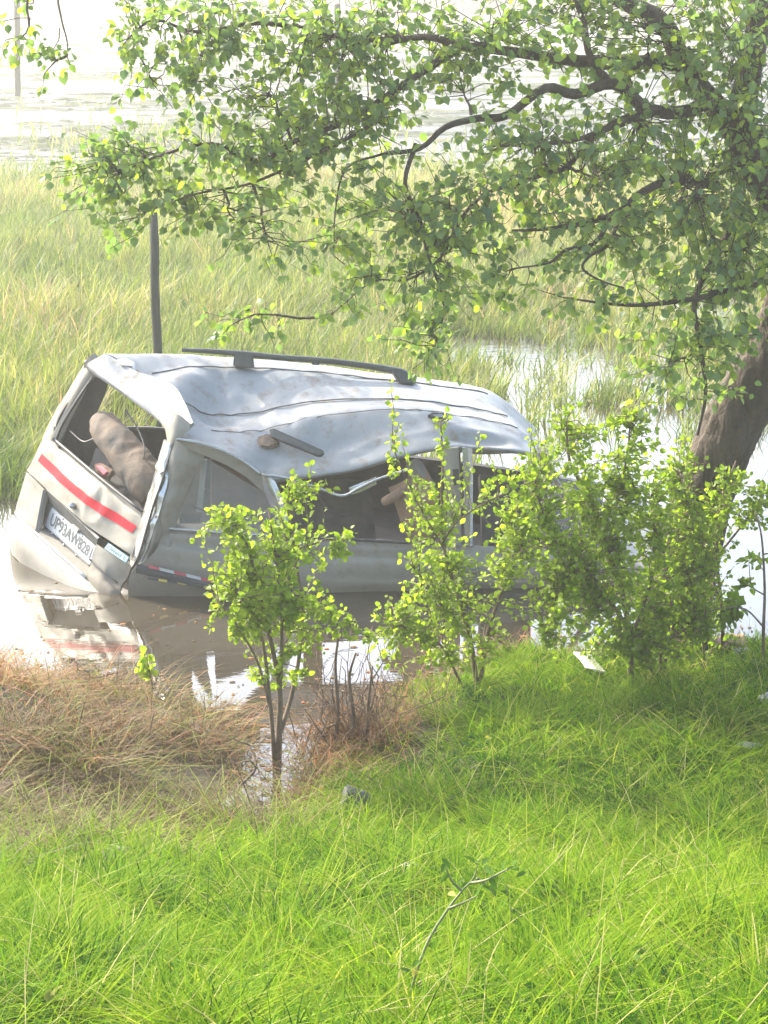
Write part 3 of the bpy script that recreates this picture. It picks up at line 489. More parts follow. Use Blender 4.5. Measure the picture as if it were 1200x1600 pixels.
# lower rear panel with the number plate recess
sheet('lower_rear_panel', np.array([[(-2.706, 15.537, 0.593), (-2.613, 15.395, 0.558), (-2.52, 15.253, 0.519)], [(-2.746, 15.51, 0.465), (-2.646, 15.362, 0.433), (-2.548, 15.212, 0.392)], [(-2.786, 15.483, 0.337), (-2.679, 15.323, 0.294), (-2.568, 15.15, 0.236)], [(-2.792, 15.447, 0.276), (-2.686, 15.289, 0.238), (-2.569, 15.122, 0.205)]]), M['paint'], van, (4, 4), 0.03, 0.004, 5, 8)
sheet('recess_wall', np.array([[(-2.52, 15.255, 0.524), (-2.51, 15.326, 0.457), (-2.49, 15.306, 0.393)], [(-2.547, 15.206, 0.379), (-2.535, 15.276, 0.351), (-2.523, 15.308, 0.313)], [(-2.573, 15.152, 0.226), (-2.568, 15.241, 0.222), (-2.558, 15.299, 0.236)]]), M['recess'], van, (3, 4), 0.02)
slab('recess_top', [(-2.512, 15.236, 0.538), (-2.054, 14.59, 0.331), (-2.081, 14.732, 0.22), (-2.487, 15.284, 0.388)], M['recess'], van, 0.02)
slab('plate_board', [(-2.498, 15.296, 0.405), (-2.08, 14.734, 0.243), (-2.13, 14.717, 0.074), (-2.556, 15.286, 0.229)], M['plastic'], van, 0.02)
slab('step_pad', [(-2.546, 15.256, 0.242), (-2.127, 14.696, 0.09), (-2.133, 14.502, 0.07), (-2.561, 15.074, 0.227)], M['plastic'], van, 0.02)
tube('bumper_edge', [(-2.775, 15.379, 0.294), (-2.554, 15.059, 0.231), (-2.338, 14.763, 0.153), (-2.132, 14.494, 0.072)], 0.010, M['white'], van, 8, 4)
plate = slab('number_plate', [(-2.478, 15.243, 0.399), (-2.087, 14.713, 0.239), (-2.129, 14.701, 0.101), (-2.537, 15.246, 0.252)], M['white'], van, 0.012, None, 0.004)
plate['label'] = 'white number plate reading UP93AW8281'
text_mesh('plate_lettering', 'UP93AW8281', [(-2.46, 15.206, 0.364), (-2.103, 14.724, 0.222), (-2.133, 14.725, 0.145), (-2.491, 15.202, 0.274)], M['print'], plate, 0.012, 0.0, 0.003)
tube('plate_rule', [(-2.535, 15.235, 0.25), (-2.329, 14.959, 0.173), (-2.139, 14.705, 0.102), (-2.124, 14.691, 0.111), (-2.085, 14.701, 0.233)], 0.0035, M['print'], plate, 5)
for a in [(-2.462, 15.138, 0.22), (-2.352, 14.989, 0.177), (-2.243, 14.843, 0.135), (-2.369, 15.085, 0.347), (-2.237, 14.906, 0.292), (-2.203, 14.859, 0.276)]:
    tube('plate_screw', [a, np.array(a) + np.array([-0.005, -0.012, 0.004])], 0.0075, M['chrome'], plate, 8)
slab('plate_lamp', [(-2.285, 14.962, 0.341), (-2.234, 14.893, 0.32), (-2.245, 14.896, 0.3), (-2.296, 14.965, 0.32)], M['litter'], plate, 0.02)
corner = sheet('rear_corner_panel', np.array([[(-2.063, 14.585, 0.294), (-1.985, 14.506, 0.268), (-1.898, 14.422, 0.254), (-1.784, 14.331, 0.205)], [(-2.081, 14.558, 0.225), (-1.997, 14.466, 0.185), (-1.918, 14.408, 0.135), (-1.818, 14.36, 0.112)], [(-2.108, 14.535, 0.137), (-2.012, 14.427, 0.111), (-1.936, 14.385, 0.076), (-1.859, 14.352, 0.057)], [(-2.133, 14.502, 0.07), (-2.027, 14.376, 0.031), (-1.937, 14.311, 0.013), (-1.874, 14.301, -0.022)], [(-2.194, 14.503, -0.088), (-2.054, 14.341, -0.119), (-1.965, 14.272, -0.146), (-1.9, 14.254, -0.159)]]), M['paint'], van, (5, 6), 0.03, 0.012, 5, 9)
tube('panel_gap', [(-2.108, 14.546, 0.191), (-2.002, 14.428, 0.139), (-1.885, 14.342, 0.075)], 0.006, M['dark'], van, 6, 4)
slab('torn_corner_hole', [(-1.817, 14.481, 0.171), (-1.753, 14.397, 0.148), (-1.806, 14.38, -0.027), (-1.939, 14.525, -0.052)], M['dark'], van, 0.02)
# rear bumper, mostly under water
bumper = sheet('rear_bumper', np.array([[(-2.842, 15.618, 0.241), (-2.78, 15.401, 0.278), (-2.555, 15.064, 0.22), (-2.339, 14.768, 0.142), (-2.133, 14.498, 0.062), (-1.945, 14.288, -0.023)], [(-2.884, 15.719, 0.144), (-2.782, 15.314, 0.222), (-2.562, 14.978, 0.171), (-2.347, 14.681, 0.09), (-2.143, 14.422, 0.008), (-1.949, 14.236, -0.078)], [(-2.893, 15.716, 0.042), (-2.781, 15.255, 0.129), (-2.565, 14.915, 0.076), (-2.352, 14.628, -0.006), (-2.148, 14.368, -0.09), (-1.957, 14.203, -0.171)], [(-2.87, 15.615, -0.052), (-2.762, 15.227, 0.007), (-2.55, 14.899, -0.061), (-2.336, 14.612, -0.145), (-2.133, 14.352, -0.228), (-1.948, 14.17, -0.293)]]), M['plastic'], van, (5, 7), 0.03, 0.006, 4, 11)
on_skin(bumper, [[(-2.695, 15.17, 0.236), (-2.517, 14.93, 0.164), (-2.322, 14.667, 0.089)], [(-2.677, 15.14, 0.217), (-2.505, 14.908, 0.146), (-2.31, 14.646, 0.071)]], 0.006, 'bumper_reflector', M['reflector'], (4, 8))
# rear wheel just showing under the left corner
wh = tube('rear_wheel', [(-2.757, 15.75, -0.111), (-2.723, 15.95, -0.198)], [0.17, 0.17], M['dark'], van, 20)
# ---- near side: quarter panel, doors, pillars
sheet('quarter_pillar', np.array([[(-1.452, 14.353, 1.116), (-1.38, 14.34, 1.083), (-1.315, 14.346, 1.04), (-1.252, 14.382, 0.99)], [(-1.488, 14.33, 1.003), (-1.425, 14.316, 0.978), (-1.357, 14.332, 0.929), (-1.303, 14.377, 0.9)], [(-1.536, 14.325, 0.852), (-1.472, 14.296, 0.827), (-1.413, 14.327, 0.801), (-1.359, 14.372, 0.781)], [(-1.599, 14.32, 0.683), (-1.527, 14.276, 0.667), (-1.47, 14.317, 0.638), (-1.425, 14.366, 0.62)], [(-1.65, 14.295, 0.514), (-1.577, 14.276, 0.491), (-1.518, 14.307, 0.469), (-1.477, 14.351, 0.457)], [(-1.698, 14.29, 0.376), (-1.628, 14.297, 0.346), (-1.549, 14.279, 0.369), (-1.474, 14.301, 0.391)], [(-1.749, 14.306, 0.25), (-1.672, 14.263, 0.243), (-1.584, 14.281, 0.238), (-1.476, 14.281, 0.257)]]), M['paint'], van, (7, 7), 0.04, 0.03, 5.5, 13, False, 0.05)
sheet('crumpled_fold', np.array([[(-1.62, 14.288, 0.608), (-1.58, 14.246, 0.592), (-1.549, 14.294, 0.607)], [(-1.65, 14.285, 0.479), (-1.599, 14.229, 0.476), (-1.555, 14.283, 0.489)], [(-1.68, 14.282, 0.369), (-1.63, 14.231, 0.355), (-1.591, 14.29, 0.366)], [(-1.728, 14.287, 0.255), (-1.689, 14.251, 0.237), (-1.666, 14.293, 0.263)]]), M['paint'], van, (5, 5), 0.015, 0.02, 9, 14)
# window frame over the quarter window
sheet('window_frame', np.array([[(-1.439, 14.304, 1.118), (-1.29, 14.318, 1.083), (-1.132, 14.333, 1.029), (-0.983, 14.357, 0.941), (-0.852, 14.389, 0.832), (-0.773, 14.397, 0.766)], [(-1.336, 14.324, 1.04), (-1.248, 14.337, 1.001), (-1.108, 14.35, 0.934), (-0.976, 14.368, 0.847), (-0.877, 14.397, 0.747), (-0.81, 14.403, 0.695)]]), M['paint'], van, (4, 6), 0.03, 0.006, 7, 15)
tube('drip_rail', [(-1.437, 14.289, 1.13), (-1.288, 14.303, 1.1), (-1.13, 14.318, 1.046), (-0.982, 14.342, 0.959), (-0.86, 14.368, 0.856)], 0.012, M['chrome'], van, 6, 4)
sheet('window_pillar', np.array([[(-0.88, 14.397, 0.854), (-0.825, 14.382, 0.848), (-0.765, 14.417, 0.798)], [(-0.837, 14.401, 0.718), (-0.773, 14.377, 0.706), (-0.717, 14.422, 0.676)], [(-0.759, 14.408, 0.507), (-0.708, 14.383, 0.514), (-0.665, 14.427, 0.502)], [(-0.706, 14.403, 0.368), (-0.651, 14.378, 0.375), (-0.607, 14.412, 0.361)], [(-0.679, 14.375, 0.249), (-0.624, 14.36, 0.253), (-0.571, 14.385, 0.246)]]), M['chrome'], van, (5, 4), 0.03, 0.004, 7, 16)
sheet('side_panel', np.array([[(-1.52, 14.327, 0.477), (-1.306, 14.347, 0.456), (-1.083, 14.368, 0.434), (-0.859, 14.389, 0.414), (-0.656, 14.407, 0.399)], [(-1.535, 14.295, 0.439), (-1.304, 14.317, 0.415), (-1.081, 14.338, 0.395), (-0.857, 14.359, 0.375), (-0.655, 14.377, 0.361)], [(-1.572, 14.287, 0.386), (-1.314, 14.311, 0.351), (-1.082, 14.333, 0.331), (-0.858, 14.354, 0.311), (-0.656, 14.372, 0.297)], [(-1.587, 14.255, 0.357), (-1.321, 14.28, 0.322), (-1.081, 14.303, 0.297), (-0.857, 14.323, 0.277), (-0.655, 14.342, 0.263)], [(-1.651, 14.244, 0.286), (-1.348, 14.258, 0.226), (-1.103, 14.28, 0.191), (-0.857, 14.303, 0.171), (-0.655, 14.322, 0.156)], [(-1.734, 14.247, 0.229), (-1.385, 14.254, 0.162), (-1.128, 14.278, 0.098), (-0.859, 14.303, 0.077), (-0.656, 14.322, 0.062)], [(-1.786, 14.252, 0.153), (-1.404, 14.247, 0.098), (-1.137, 14.272, 0.043), (-0.859, 14.298, 0.007), (-0.657, 14.317, -0.008)], [(-1.804, 14.26, 0.019), (-1.418, 14.266, -0.021), (-1.15, 14.291, -0.066), (-0.871, 14.317, -0.103), (-0.659, 14.337, -0.118)], [(-1.8, 14.301, -0.264), (-1.431, 14.335, -0.299), (-1.16, 14.36, -0.331), (-0.879, 14.387, -0.363), (-0.665, 14.407, -0.38)]]), M['paint'], van, (5, 7), 0.03, 0.012, 3.2, 17)
tube('window_sill', [(-1.508, 14.303, 0.484), (-1.303, 14.317, 0.464), (-1.08, 14.338, 0.442), (-0.857, 14.359, 0.422), (-0.655, 14.377, 0.408)], 0.012, M['chrome'], van, 6, 3)
mould = slab('side_moulding', [(-1.727, 14.199, 0.257), (-1.391, 14.22, 0.167), (-1.116, 14.246, 0.089), (-1.117, 14.246, 0.056), (-1.392, 14.22, 0.134), (-1.728, 14.199, 0.22)], M['dark'], van, 0.03)
def strip(name, cells, mats, off, parent):
    for k, q in enumerate(cells): slab(name, q, M[mats[k % len(mats)]], parent, 0.004, None)
strip('reflective_tape', [[(-1.65, 14.189, 0.253), (-1.576, 14.196, 0.232), (-1.57, 14.197, 0.209), (-1.644, 14.19, 0.229)], [(-1.573, 14.196, 0.231), (-1.474, 14.206, 0.204), (-1.468, 14.206, 0.181), (-1.567, 14.197, 0.208)], [(-1.472, 14.206, 0.203), (-1.39, 14.213, 0.181), (-1.384, 14.214, 0.158), (-1.465, 14.206, 0.18)], [(-1.388, 14.214, 0.18), (-1.289, 14.223, 0.153), (-1.282, 14.224, 0.129), (-1.382, 14.214, 0.157)], [(-1.286, 14.223, 0.152), (-1.204, 14.231, 0.13), (-1.198, 14.231, 0.106), (-1.28, 14.224, 0.129)], [(-1.202, 14.231, 0.129), (-1.124, 14.238, 0.108), (-1.118, 14.239, 0.084), (-1.196, 14.232, 0.105)]], ['maroon', 'white'], 0, mould)
strip('hazard_tape', [[(-1.653, 14.192, 0.161), (-1.583, 14.199, 0.148), (-1.583, 14.199, 0.132), (-1.654, 14.192, 0.145)], [(-1.578, 14.199, 0.147), (-1.521, 14.204, 0.137), (-1.521, 14.204, 0.12), (-1.579, 14.199, 0.131)], [(-1.516, 14.205, 0.136), (-1.45, 14.211, 0.124), (-1.45, 14.211, 0.107), (-1.517, 14.205, 0.12)], [(-1.445, 14.211, 0.123), (-1.388, 14.217, 0.112), (-1.388, 14.217, 0.096), (-1.446, 14.211, 0.107)], [(-1.383, 14.217, 0.112), (-1.317, 14.223, 0.1), (-1.317, 14.223, 0.083), (-1.384, 14.217, 0.095)], [(-1.312, 14.224, 0.099), (-1.255, 14.229, 0.088), (-1.255, 14.229, 0.072), (-1.313, 14.224, 0.082)], [(-1.25, 14.23, 0.087), (-1.183, 14.236, 0.075), (-1.184, 14.236, 0.059), (-1.25, 14.23, 0.071)], [(-1.179, 14.236, 0.074), (-1.121, 14.242, 0.064), (-1.121, 14.242, 0.047), (-1.179, 14.236, 0.058)]], ['print', 'yellow'], 0, mould)
def door(name, u0, u1, o0, seed):
    pass
door_rear = sheet('rear_door', np.array([[(-0.647, 14.408, 0.399), (-0.363, 14.445, 0.37), (-0.091, 14.47, 0.349), (0.182, 14.486, 0.331), (0.429, 14.509, 0.315)], [(-0.646, 14.378, 0.351), (-0.363, 14.41, 0.324), (-0.091, 14.43, 0.304), (0.182, 14.455, 0.287), (0.428, 14.478, 0.271)], [(-0.647, 14.373, 0.296), (-0.363, 14.425, 0.254), (-0.091, 14.425, 0.239), (0.182, 14.45, 0.223), (0.429, 14.473, 0.211)], [(-0.646, 14.343, 0.262), (-0.363, 14.395, 0.224), (-0.091, 14.4, 0.204), (0.182, 14.42, 0.189), (0.428, 14.443, 0.177)], [(-0.646, 14.323, 0.151), (-0.363, 14.375, 0.122), (-0.091, 14.39, 0.103), (0.182, 14.4, 0.095), (0.428, 14.423, 0.084)], [(-0.648, 14.318, 0.001), (-0.363, 14.354, -0.0), (-0.091, 14.375, 0.003), (0.182, 14.395, 0.007), (0.428, 14.418, 0.009)], [(-0.656, 14.408, -0.38), (-0.367, 14.434, -0.379), (-0.092, 14.46, -0.378), (0.184, 14.486, -0.376), (0.434, 14.509, -0.374)]]), M['paint'], van, (5, 6), 0.03, 0.016, 3.0, 19)
tube('window_sill', [(-0.646, 14.383, 0.406), (-0.362, 14.415, 0.379), (-0.091, 14.44, 0.358), (0.182, 14.455, 0.339), (0.428, 14.478, 0.323)], 0.012, M['dark'], van, 6, 3)
slab('door_handle', [(0.181, 14.37, 0.194), (0.345, 14.385, 0.185), (0.345, 14.385, 0.147), (0.181, 14.37, 0.156)], M['chrome'], door_rear, 0.03, None, 0.006)
door_front = sheet('front_door', np.array([[(0.447, 14.51, 0.315), (0.731, 14.537, 0.293), (1.008, 14.563, 0.272), (1.285, 14.588, 0.245), (1.517, 14.61, 0.22)], [(0.447, 14.48, 0.271), (0.731, 14.507, 0.249), (1.006, 14.532, 0.228), (1.284, 14.558, 0.206), (1.515, 14.58, 0.186)], [(0.446, 14.445, 0.177), (0.73, 14.471, 0.16), (1.006, 14.497, 0.143), (1.282, 14.523, 0.126), (1.514, 14.55, 0.113)], [(0.446, 14.425, 0.083), (0.73, 14.451, 0.071), (1.006, 14.477, 0.058), (1.282, 14.503, 0.046), (1.514, 14.529, 0.038)], [(0.447, 14.42, -0.001), (0.731, 14.446, -0.004), (1.007, 14.472, -0.007), (1.283, 14.498, -0.01), (1.516, 14.53, -0.019)], [(0.452, 14.511, -0.375), (0.74, 14.538, -0.374), (1.019, 14.564, -0.373), (1.298, 14.59, -0.371), (1.532, 14.612, -0.369)]]), M['paint'], van, (5, 5), 0.03, 0.008, 3.0, 21)
slab('door_handle', [(0.509, 14.401, 0.175), (0.673, 14.416, 0.166), (0.673, 14.416, 0.128), (0.509, 14.401, 0.138)], M['chrome'], door_front, 0.03, None, 0.006)
sheet('front_wing', np.array([[(1.543, 14.673, 0.193), (1.855, 14.722, 0.121), (2.193, 14.794, 0.033)], [(1.533, 14.571, 0.164), (1.843, 14.61, 0.115), (2.18, 14.692, 0.024)], [(1.531, 14.521, 0.05), (1.839, 14.56, 0.024), (2.176, 14.651, -0.022)], [(1.549, 14.593, -0.363), (1.858, 14.622, -0.362), (2.194, 14.693, -0.365)]]), M['paint'], van, (5, 5), 0.03, 0.008, 3, 22)
sheet('door_pillar', np.array([[(0.416, 14.558, 0.996), (0.479, 14.533, 1.011), (0.524, 14.538, 1.015)], [(0.426, 14.539, 0.777), (0.489, 14.514, 0.783), (0.539, 14.519, 0.782)], [(0.432, 14.529, 0.545), (0.495, 14.5, 0.553), (0.545, 14.504, 0.552)], [(0.438, 14.509, 0.305), (0.501, 14.485, 0.307), (0.551, 14.49, 0.306)]]), M['paint'], van, (5, 3), 0.04, 0.004, 5, 23)
sheet('door_frame', np.array([[(0.551, 14.54, 1.014), (0.587, 14.538, 1.01), (0.624, 14.557, 1.001)], [(0.562, 14.521, 0.782), (0.598, 14.512, 0.784), (0.63, 14.537, 0.778)], [(0.568, 14.512, 0.55), (0.604, 14.505, 0.552), (0.632, 14.528, 0.546)], [(0.574, 14.497, 0.304), (0.611, 14.495, 0.305), (0.635, 14.518, 0.294)]]), M['chrome'], van, (5, 3), 0.035, 0.002, 5, 24)
slab('hinge_plate', [(0.483, 14.494, 0.863), (0.528, 14.498, 0.866), (0.534, 14.496, 0.755), (0.488, 14.492, 0.751)], M['dark'], van, 0.01)
sheet('screen_pillar', np.array([[(1.089, 14.721, 0.94), (1.124, 14.694, 0.918), (1.163, 14.718, 0.866)], [(1.247, 14.685, 0.671), (1.291, 14.649, 0.656), (1.33, 14.673, 0.622)], [(1.448, 14.624, 0.283), (1.491, 14.588, 0.255), (1.545, 14.613, 0.229)]]), M['paint'], van, (5, 3), 0.04)
tube('bent_window_trim', [(-0.842, 14.37, 0.855), (-0.717, 14.372, 0.841), (-0.596, 14.373, 0.809), (-0.449, 14.377, 0.752), (-0.297, 14.391, 0.698), (-0.18, 14.412, 0.748), (-0.045, 14.444, 0.805), (0.181, 14.506, 0.864)], 0.011, M['chrome'], van, 6, 5)
sheet('torn_trim', np.array([[(-0.248, 14.425, 0.749), (-0.158, 14.434, 0.784), (-0.054, 14.464, 0.819)], [(-0.225, 14.418, 0.7), (-0.153, 14.424, 0.722), (-0.054, 14.464, 0.763)]]), M['chrome'], van, (4, 4), 0.006, 0.01, 9, 3)
# wing mirror at the front door
mir = sheet('wing_mirror', np.array([[(1.049, 14.5, 0.815), (1.087, 14.42, 0.862), (1.135, 14.45, 0.836)], [(1.047, 14.46, 0.769), (1.089, 14.36, 0.802), (1.148, 14.42, 0.769)], [(1.069, 14.5, 0.712), (1.108, 14.42, 0.723), (1.161, 14.46, 0.713)]]), M['paint'], van, (4, 4), 0.07)
tube('mirror_arm', [(1.196, 14.58, 0.532), (1.129, 14.45, 0.706)], 0.015, M['dark'], mir, 6)
# windscreen, bonnet and nose under the bushes
WS = np.array([[(1.17, 15.93, 0.844), (1.134, 15.35, 0.873), (1.122, 14.78, 0.889)], [(1.445, 16.02, 0.61), (1.373, 15.4, 0.591), (1.332, 14.8, 0.58)], [(1.749, 16.1, 0.354), (1.636, 15.45, 0.281), (1.557, 14.82, 0.2)]])
sheet('windscreen', WS, M['glass'], van, (4, 4), 0.008)
sheet('bonnet', np.array([[(1.749, 16.1, 0.344), (1.646, 15.45, 0.266), (1.557, 14.82, 0.181)], [(2.129, 16.2, 0.163), (1.996, 15.5, 0.101), (1.885, 14.88, 0.076)], [(2.499, 16.25, -0.04), (2.367, 15.6, -0.079), (2.237, 14.96, -0.035)]]), M['roof'], van, (5, 5), 0.03, 0.03, 2, 31)
sheet('front_panel', np.array([[(2.499, 16.25, -0.05), (2.377, 15.6, -0.089), (2.238, 14.96, -0.045)], [(2.549, 16.2, -0.206), (2.443, 15.6, -0.268), (2.287, 15.0, -0.19)], [(2.546, 16.1, -0.521), (2.455, 15.6, -0.577), (2.298, 15.0, -0.488)]]), M['paint'], van, (4, 4), 0.03)
# ---- far side wall seen through the tail window: sill panel, pillars, header
FAR = np.array([[(-2.472, 15.46, 0.957), (-2.213, 15.52, 0.939), (-1.931, 15.57, 0.918), (-1.656, 15.62, 0.897), (-0.88, 15.75, 0.783), (0.099, 15.92, 0.633), (1.0, 16.05, 0.485), (1.751, 16.12, 0.339)], [(-2.514, 15.5, 0.79), (-2.234, 15.56, 0.767), (-1.941, 15.61, 0.745), (-1.665, 15.66, 0.724), (-0.885, 15.79, 0.613), (0.1, 15.96, 0.461), (1.005, 16.09, 0.315), (1.76, 16.16, 0.173)], [(-2.736, 15.6, 0.267), (-2.403, 15.66, 0.241), (-2.018, 15.71, 0.207), (-1.689, 15.76, 0.174), (-0.897, 15.89, 0.078), (0.101, 16.06, -0.062), (1.018, 16.19, -0.182), (1.782, 16.26, -0.276)], [(-2.861, 15.6, -0.14), (-2.468, 15.66, -0.178), (-2.031, 15.71, -0.213), (-1.7, 15.76, -0.248), (-0.903, 15.89, -0.353), (0.102, 16.06, -0.509), (1.025, 16.19, -0.629), (1.793, 16.26, -0.704)]])
sheet('far_side_panel', FAR, M['interior'], van, (3, 3), 0.04)
tube('far_window_sill', [(-2.21, 15.5, 0.948), (-1.928, 15.55, 0.927), (-1.654, 15.6, 0.906), (-0.879, 15.73, 0.793), (0.099, 15.9, 0.643)], 0.02, M['dark'], van, 6, 3)
sheet('far_rear_pillar', np.array([[(-2.21, 15.4, 1.377), (-2.128, 15.42, 1.344), (-2.049, 15.46, 1.298)], [(-2.343, 15.42, 1.175), (-2.226, 15.46, 1.142), (-2.128, 15.5, 1.105)], [(-2.428, 15.44, 1.039), (-2.3, 15.48, 1.016), (-2.202, 15.52, 0.983)], [(-2.488, 15.48, 0.874), (-2.35, 15.52, 0.86), (-2.206, 15.55, 0.838)]]), M['interior'], van, (4, 4), 0.04, 0.012, 5, 33)
for q in [[(-1.583, 15.5, 1.426), (-1.507, 15.5, 1.416), (-1.494, 15.64, 0.858), (-1.601, 15.64, 0.868)], [(-0.626, 15.66, 1.371), (-0.482, 15.66, 1.356), (-0.492, 15.84, 0.702), (-0.64, 15.84, 0.723)], [(0.44, 15.86, 1.219), (0.567, 15.86, 1.199), (0.598, 16.0, 0.533), (0.468, 16.0, 0.553)]]: slab('far_pillar', q, M['interior'], van, 0.04)
tube('far_roof_rail', [(-2.134, 15.42, 1.431), (-1.903, 15.46, 1.385), (-1.434, 15.52, 1.354), (-0.866, 15.62, 1.296), (0.097, 15.8, 1.171), (0.786, 15.9, 1.041)], 0.035, M['interior'], van, 6, 3)
# cabin floor and seats
sheet('cabin_floor', np.array([[(-2.539, 15.4, 0.734), (-1.47, 15.7, 0.443), (0.1, 15.9, 0.188), (1.71, 16.0, -0.098)], [(-2.25, 15.0, 0.544), (-1.278, 15.1, 0.338), (0.096, 15.2, 0.124), (1.641, 15.3, -0.104)], [(-1.703, 14.5, 0.384), (-1.145, 14.55, 0.209), (0.092, 14.65, 0.036), (1.592, 14.8, -0.154)]]), M['interior'], van, (4, 4), 0.03, 0.03, 3, 41)
roll = tube('rolled_seat', [(-2.098, 15.25, 1.002), (-2.07, 15.22, 1.019), (-2.003, 15.12, 0.973), (-1.92, 15.0, 0.919), (-1.836, 14.9, 0.842), (-1.753, 14.8, 0.77), (-1.661, 14.7, 0.681), (-1.622, 14.66, 0.63)], [0.075, 0.11, 0.122, 0.13, 0.138, 0.145, 0.145, 0.12], M['seatgrey'], van, 32, 8)
def crumple(o, amp, freq, ridge, seed=0):
    me = o.data
    for vt in me.vertices:
        q = Vector(vt.co) * freq + Vector((seed, 2, 5)); r = (1 - min(1.0, abs(mnoise.noise(q * 0.8)) * 2.4)) ** 3
        vt.co = vt.co + Vector(vt.normal) * (amp * mnoise.fractal(q, 1, 2, 3) + ridge * r)
    me.update()
crumple(roll, 0.005, 10, 0.007, 3)
dent(roll, (-1.829, 14.9, 0.903), (.06, .2, .05), .03); dent(roll, (-1.737, 14.75, 0.797), (.04, .2, .06), -.02); dent(roll, (-1.956, 15.0, 0.952), (.05, .2, .04), .02)
sheet('rear_seat', np.array([[(-2.139, 15.3, 0.836), (-1.873, 15.05, 0.816), (-1.65, 14.7, 0.776)], [(-2.177, 15.2, 0.723), (-1.932, 14.95, 0.629), (-1.697, 14.66, 0.559)], [(-2.246, 15.2, 0.655), (-1.982, 14.95, 0.532), (-1.732, 14.62, 0.465)]]), M['interior'], van, (4, 4), 0.08, 0.03, 4, 42)
slab('quarter_trim_card', [(-1.251, 14.904, 0.869), (-0.838, 14.943, 0.717), (-0.802, 14.896, 0.45), (-1.027, 14.875, 0.349), (-1.256, 14.854, 0.432)], M['trimbrown'], van, 0.05, None, 0.01)
slab('seat_belt', [(-1.294, 14.649, 0.9), (-1.258, 14.653, 0.9), (-1.303, 14.649, 0.514), (-1.348, 14.644, 0.515)], M['headrest'], van, 0.01)
slab('inner_panel', [(-1.397, 14.74, 0.752), (-1.312, 14.748, 0.905), (-1.327, 14.696, 0.416), (-1.473, 14.683, 0.42)], M['seatgrey'], van, 0.03)
fs = sheet('front_seat', np.array([[(0.028, 14.75, 0.669), (0.156, 14.7, 0.738), (0.312, 14.72, 0.804)], [(0.074, 14.7, 0.567), (0.201, 14.6, 0.631), (0.357, 14.66, 0.677)], [(0.129, 14.68, 0.411), (0.247, 14.58, 0.476), (0.403, 14.64, 0.517)], [(0.185, 14.7, 0.253), (0.285, 14.6, 0.299), (0.433, 14.66, 0.331)]]), M['seat'], van, (8, 8), 0.12, 0.03, 5, 44, False, 0.04)
sheet('headrest', np.array([[(0.157, 14.8, 0.818), (0.22, 14.76, 0.884), (0.276, 14.78, 0.851)], [(0.203, 14.76, 0.742), (0.266, 14.7, 0.804), (0.322, 14.74, 0.775)], [(0.24, 14.76, 0.657), (0.312, 14.7, 0.71), (0.368, 14.74, 0.7)]]), M['headrest'], fs, (4, 4), 0.08, 0.008, 6, 45)
tube('loose_arm_rest', [(0.0, 14.66, 0.587), (0.055, 14.62, 0.626), (0.128, 14.66, 0.663)], [0.03, 0.036, 0.03], M['seat'], van, 10, 3)
sheet('middle_seat', np.array([[(-0.711, 15.2, 0.655), (-0.379, 15.2, 0.625), (-0.095, 15.25, 0.594)], [(-0.705, 15.0, 0.423), (-0.376, 15.0, 0.394), (-0.071, 15.05, 0.351)], [(-0.689, 14.8, 0.234), (-0.363, 14.8, 0.206), (-0.047, 14.85, 0.162)]]), M['interior'], van, (4, 4), 0.12, 0.04, 4, 46)
sheet('steering_seat', np.array([[(0.701, 15.0, 0.713), (0.936, 15.0, 0.674), (1.08, 15.05, 0.643)], [(0.707, 14.85, 0.462), (0.93, 14.85, 0.433), (1.083, 14.9, 0.391)], [(0.714, 14.75, 0.248), (0.937, 14.75, 0.219), (1.099, 14.8, 0.177)]]), M['interior'], van, (4, 4), 0.12, 0.02, 4, 47)
sheet('dashboard', np.array([[(1.289, 15.9, 0.47), (1.254, 15.3, 0.394), (1.259, 14.85, 0.317)], [(1.49, 15.9, 0.368), (1.463, 15.3, 0.27), (1.457, 14.85, 0.211)]]), M['interior'], van, (4, 4), 0.2)
slab('quarter_window', [(-1.262, 14.386, 0.985), (-1.064, 14.405, 0.852), (-0.838, 14.426, 0.707), (-0.756, 14.428, 0.488), (-0.734, 14.43, 0.412), (-1.487, 14.36, 0.464), (-1.421, 14.371, 0.624)], M['glass'], van, 0.005)
# roof rail: the far one stands, the near one is torn off with one stub left
rl = tube('roof_rail', [(-1.49, 15.36, 1.562), (-1.275, 15.38, 1.549), (-1.041, 15.4, 1.526), (-0.759, 15.43, 1.492), (-0.475, 15.46, 1.467), (-0.191, 15.5, 1.426), (0.024, 15.52, 1.388), (0.143, 15.52, 1.354), (0.229, 15.5, 1.29)], [0.014, 0.02, 0.024, 0.024, 0.024, 0.025, 0.028, 0.034, 0.018], M['rail'], van, 8, 5)
slab('rail_foot', [(-1.104, 15.36, 1.543), (-0.967, 15.36, 1.533), (-0.958, 15.34, 1.427), (-1.114, 15.34, 1.441)], M['rail'], rl, 0.07, None, 0.01)
slab('rail_foot', [(0.057, 15.48, 1.391), (0.162, 15.48, 1.366), (0.228, 15.44, 1.292), (0.124, 15.44, 1.302)], M['rail'], rl, 0.06, None, 0.01)
slab('rail_foot', [(-0.536, 15.44, 1.475), (-0.479, 15.44, 1.471), (-0.479, 15.43, 1.439), (-0.536, 15.43, 1.444)], M['dark'], rl, 0.05, None, 0.004)
stub = slab('rail_stub', [(-0.921, 14.76, 1.039), (-0.824, 14.76, 1.072), (-0.768, 14.74, 1.058), (-0.749, 14.7, 1.001), (-0.821, 14.68, 0.977), (-0.89, 14.69, 0.985)], M['rust'], van, 0.06, None, 0.015)
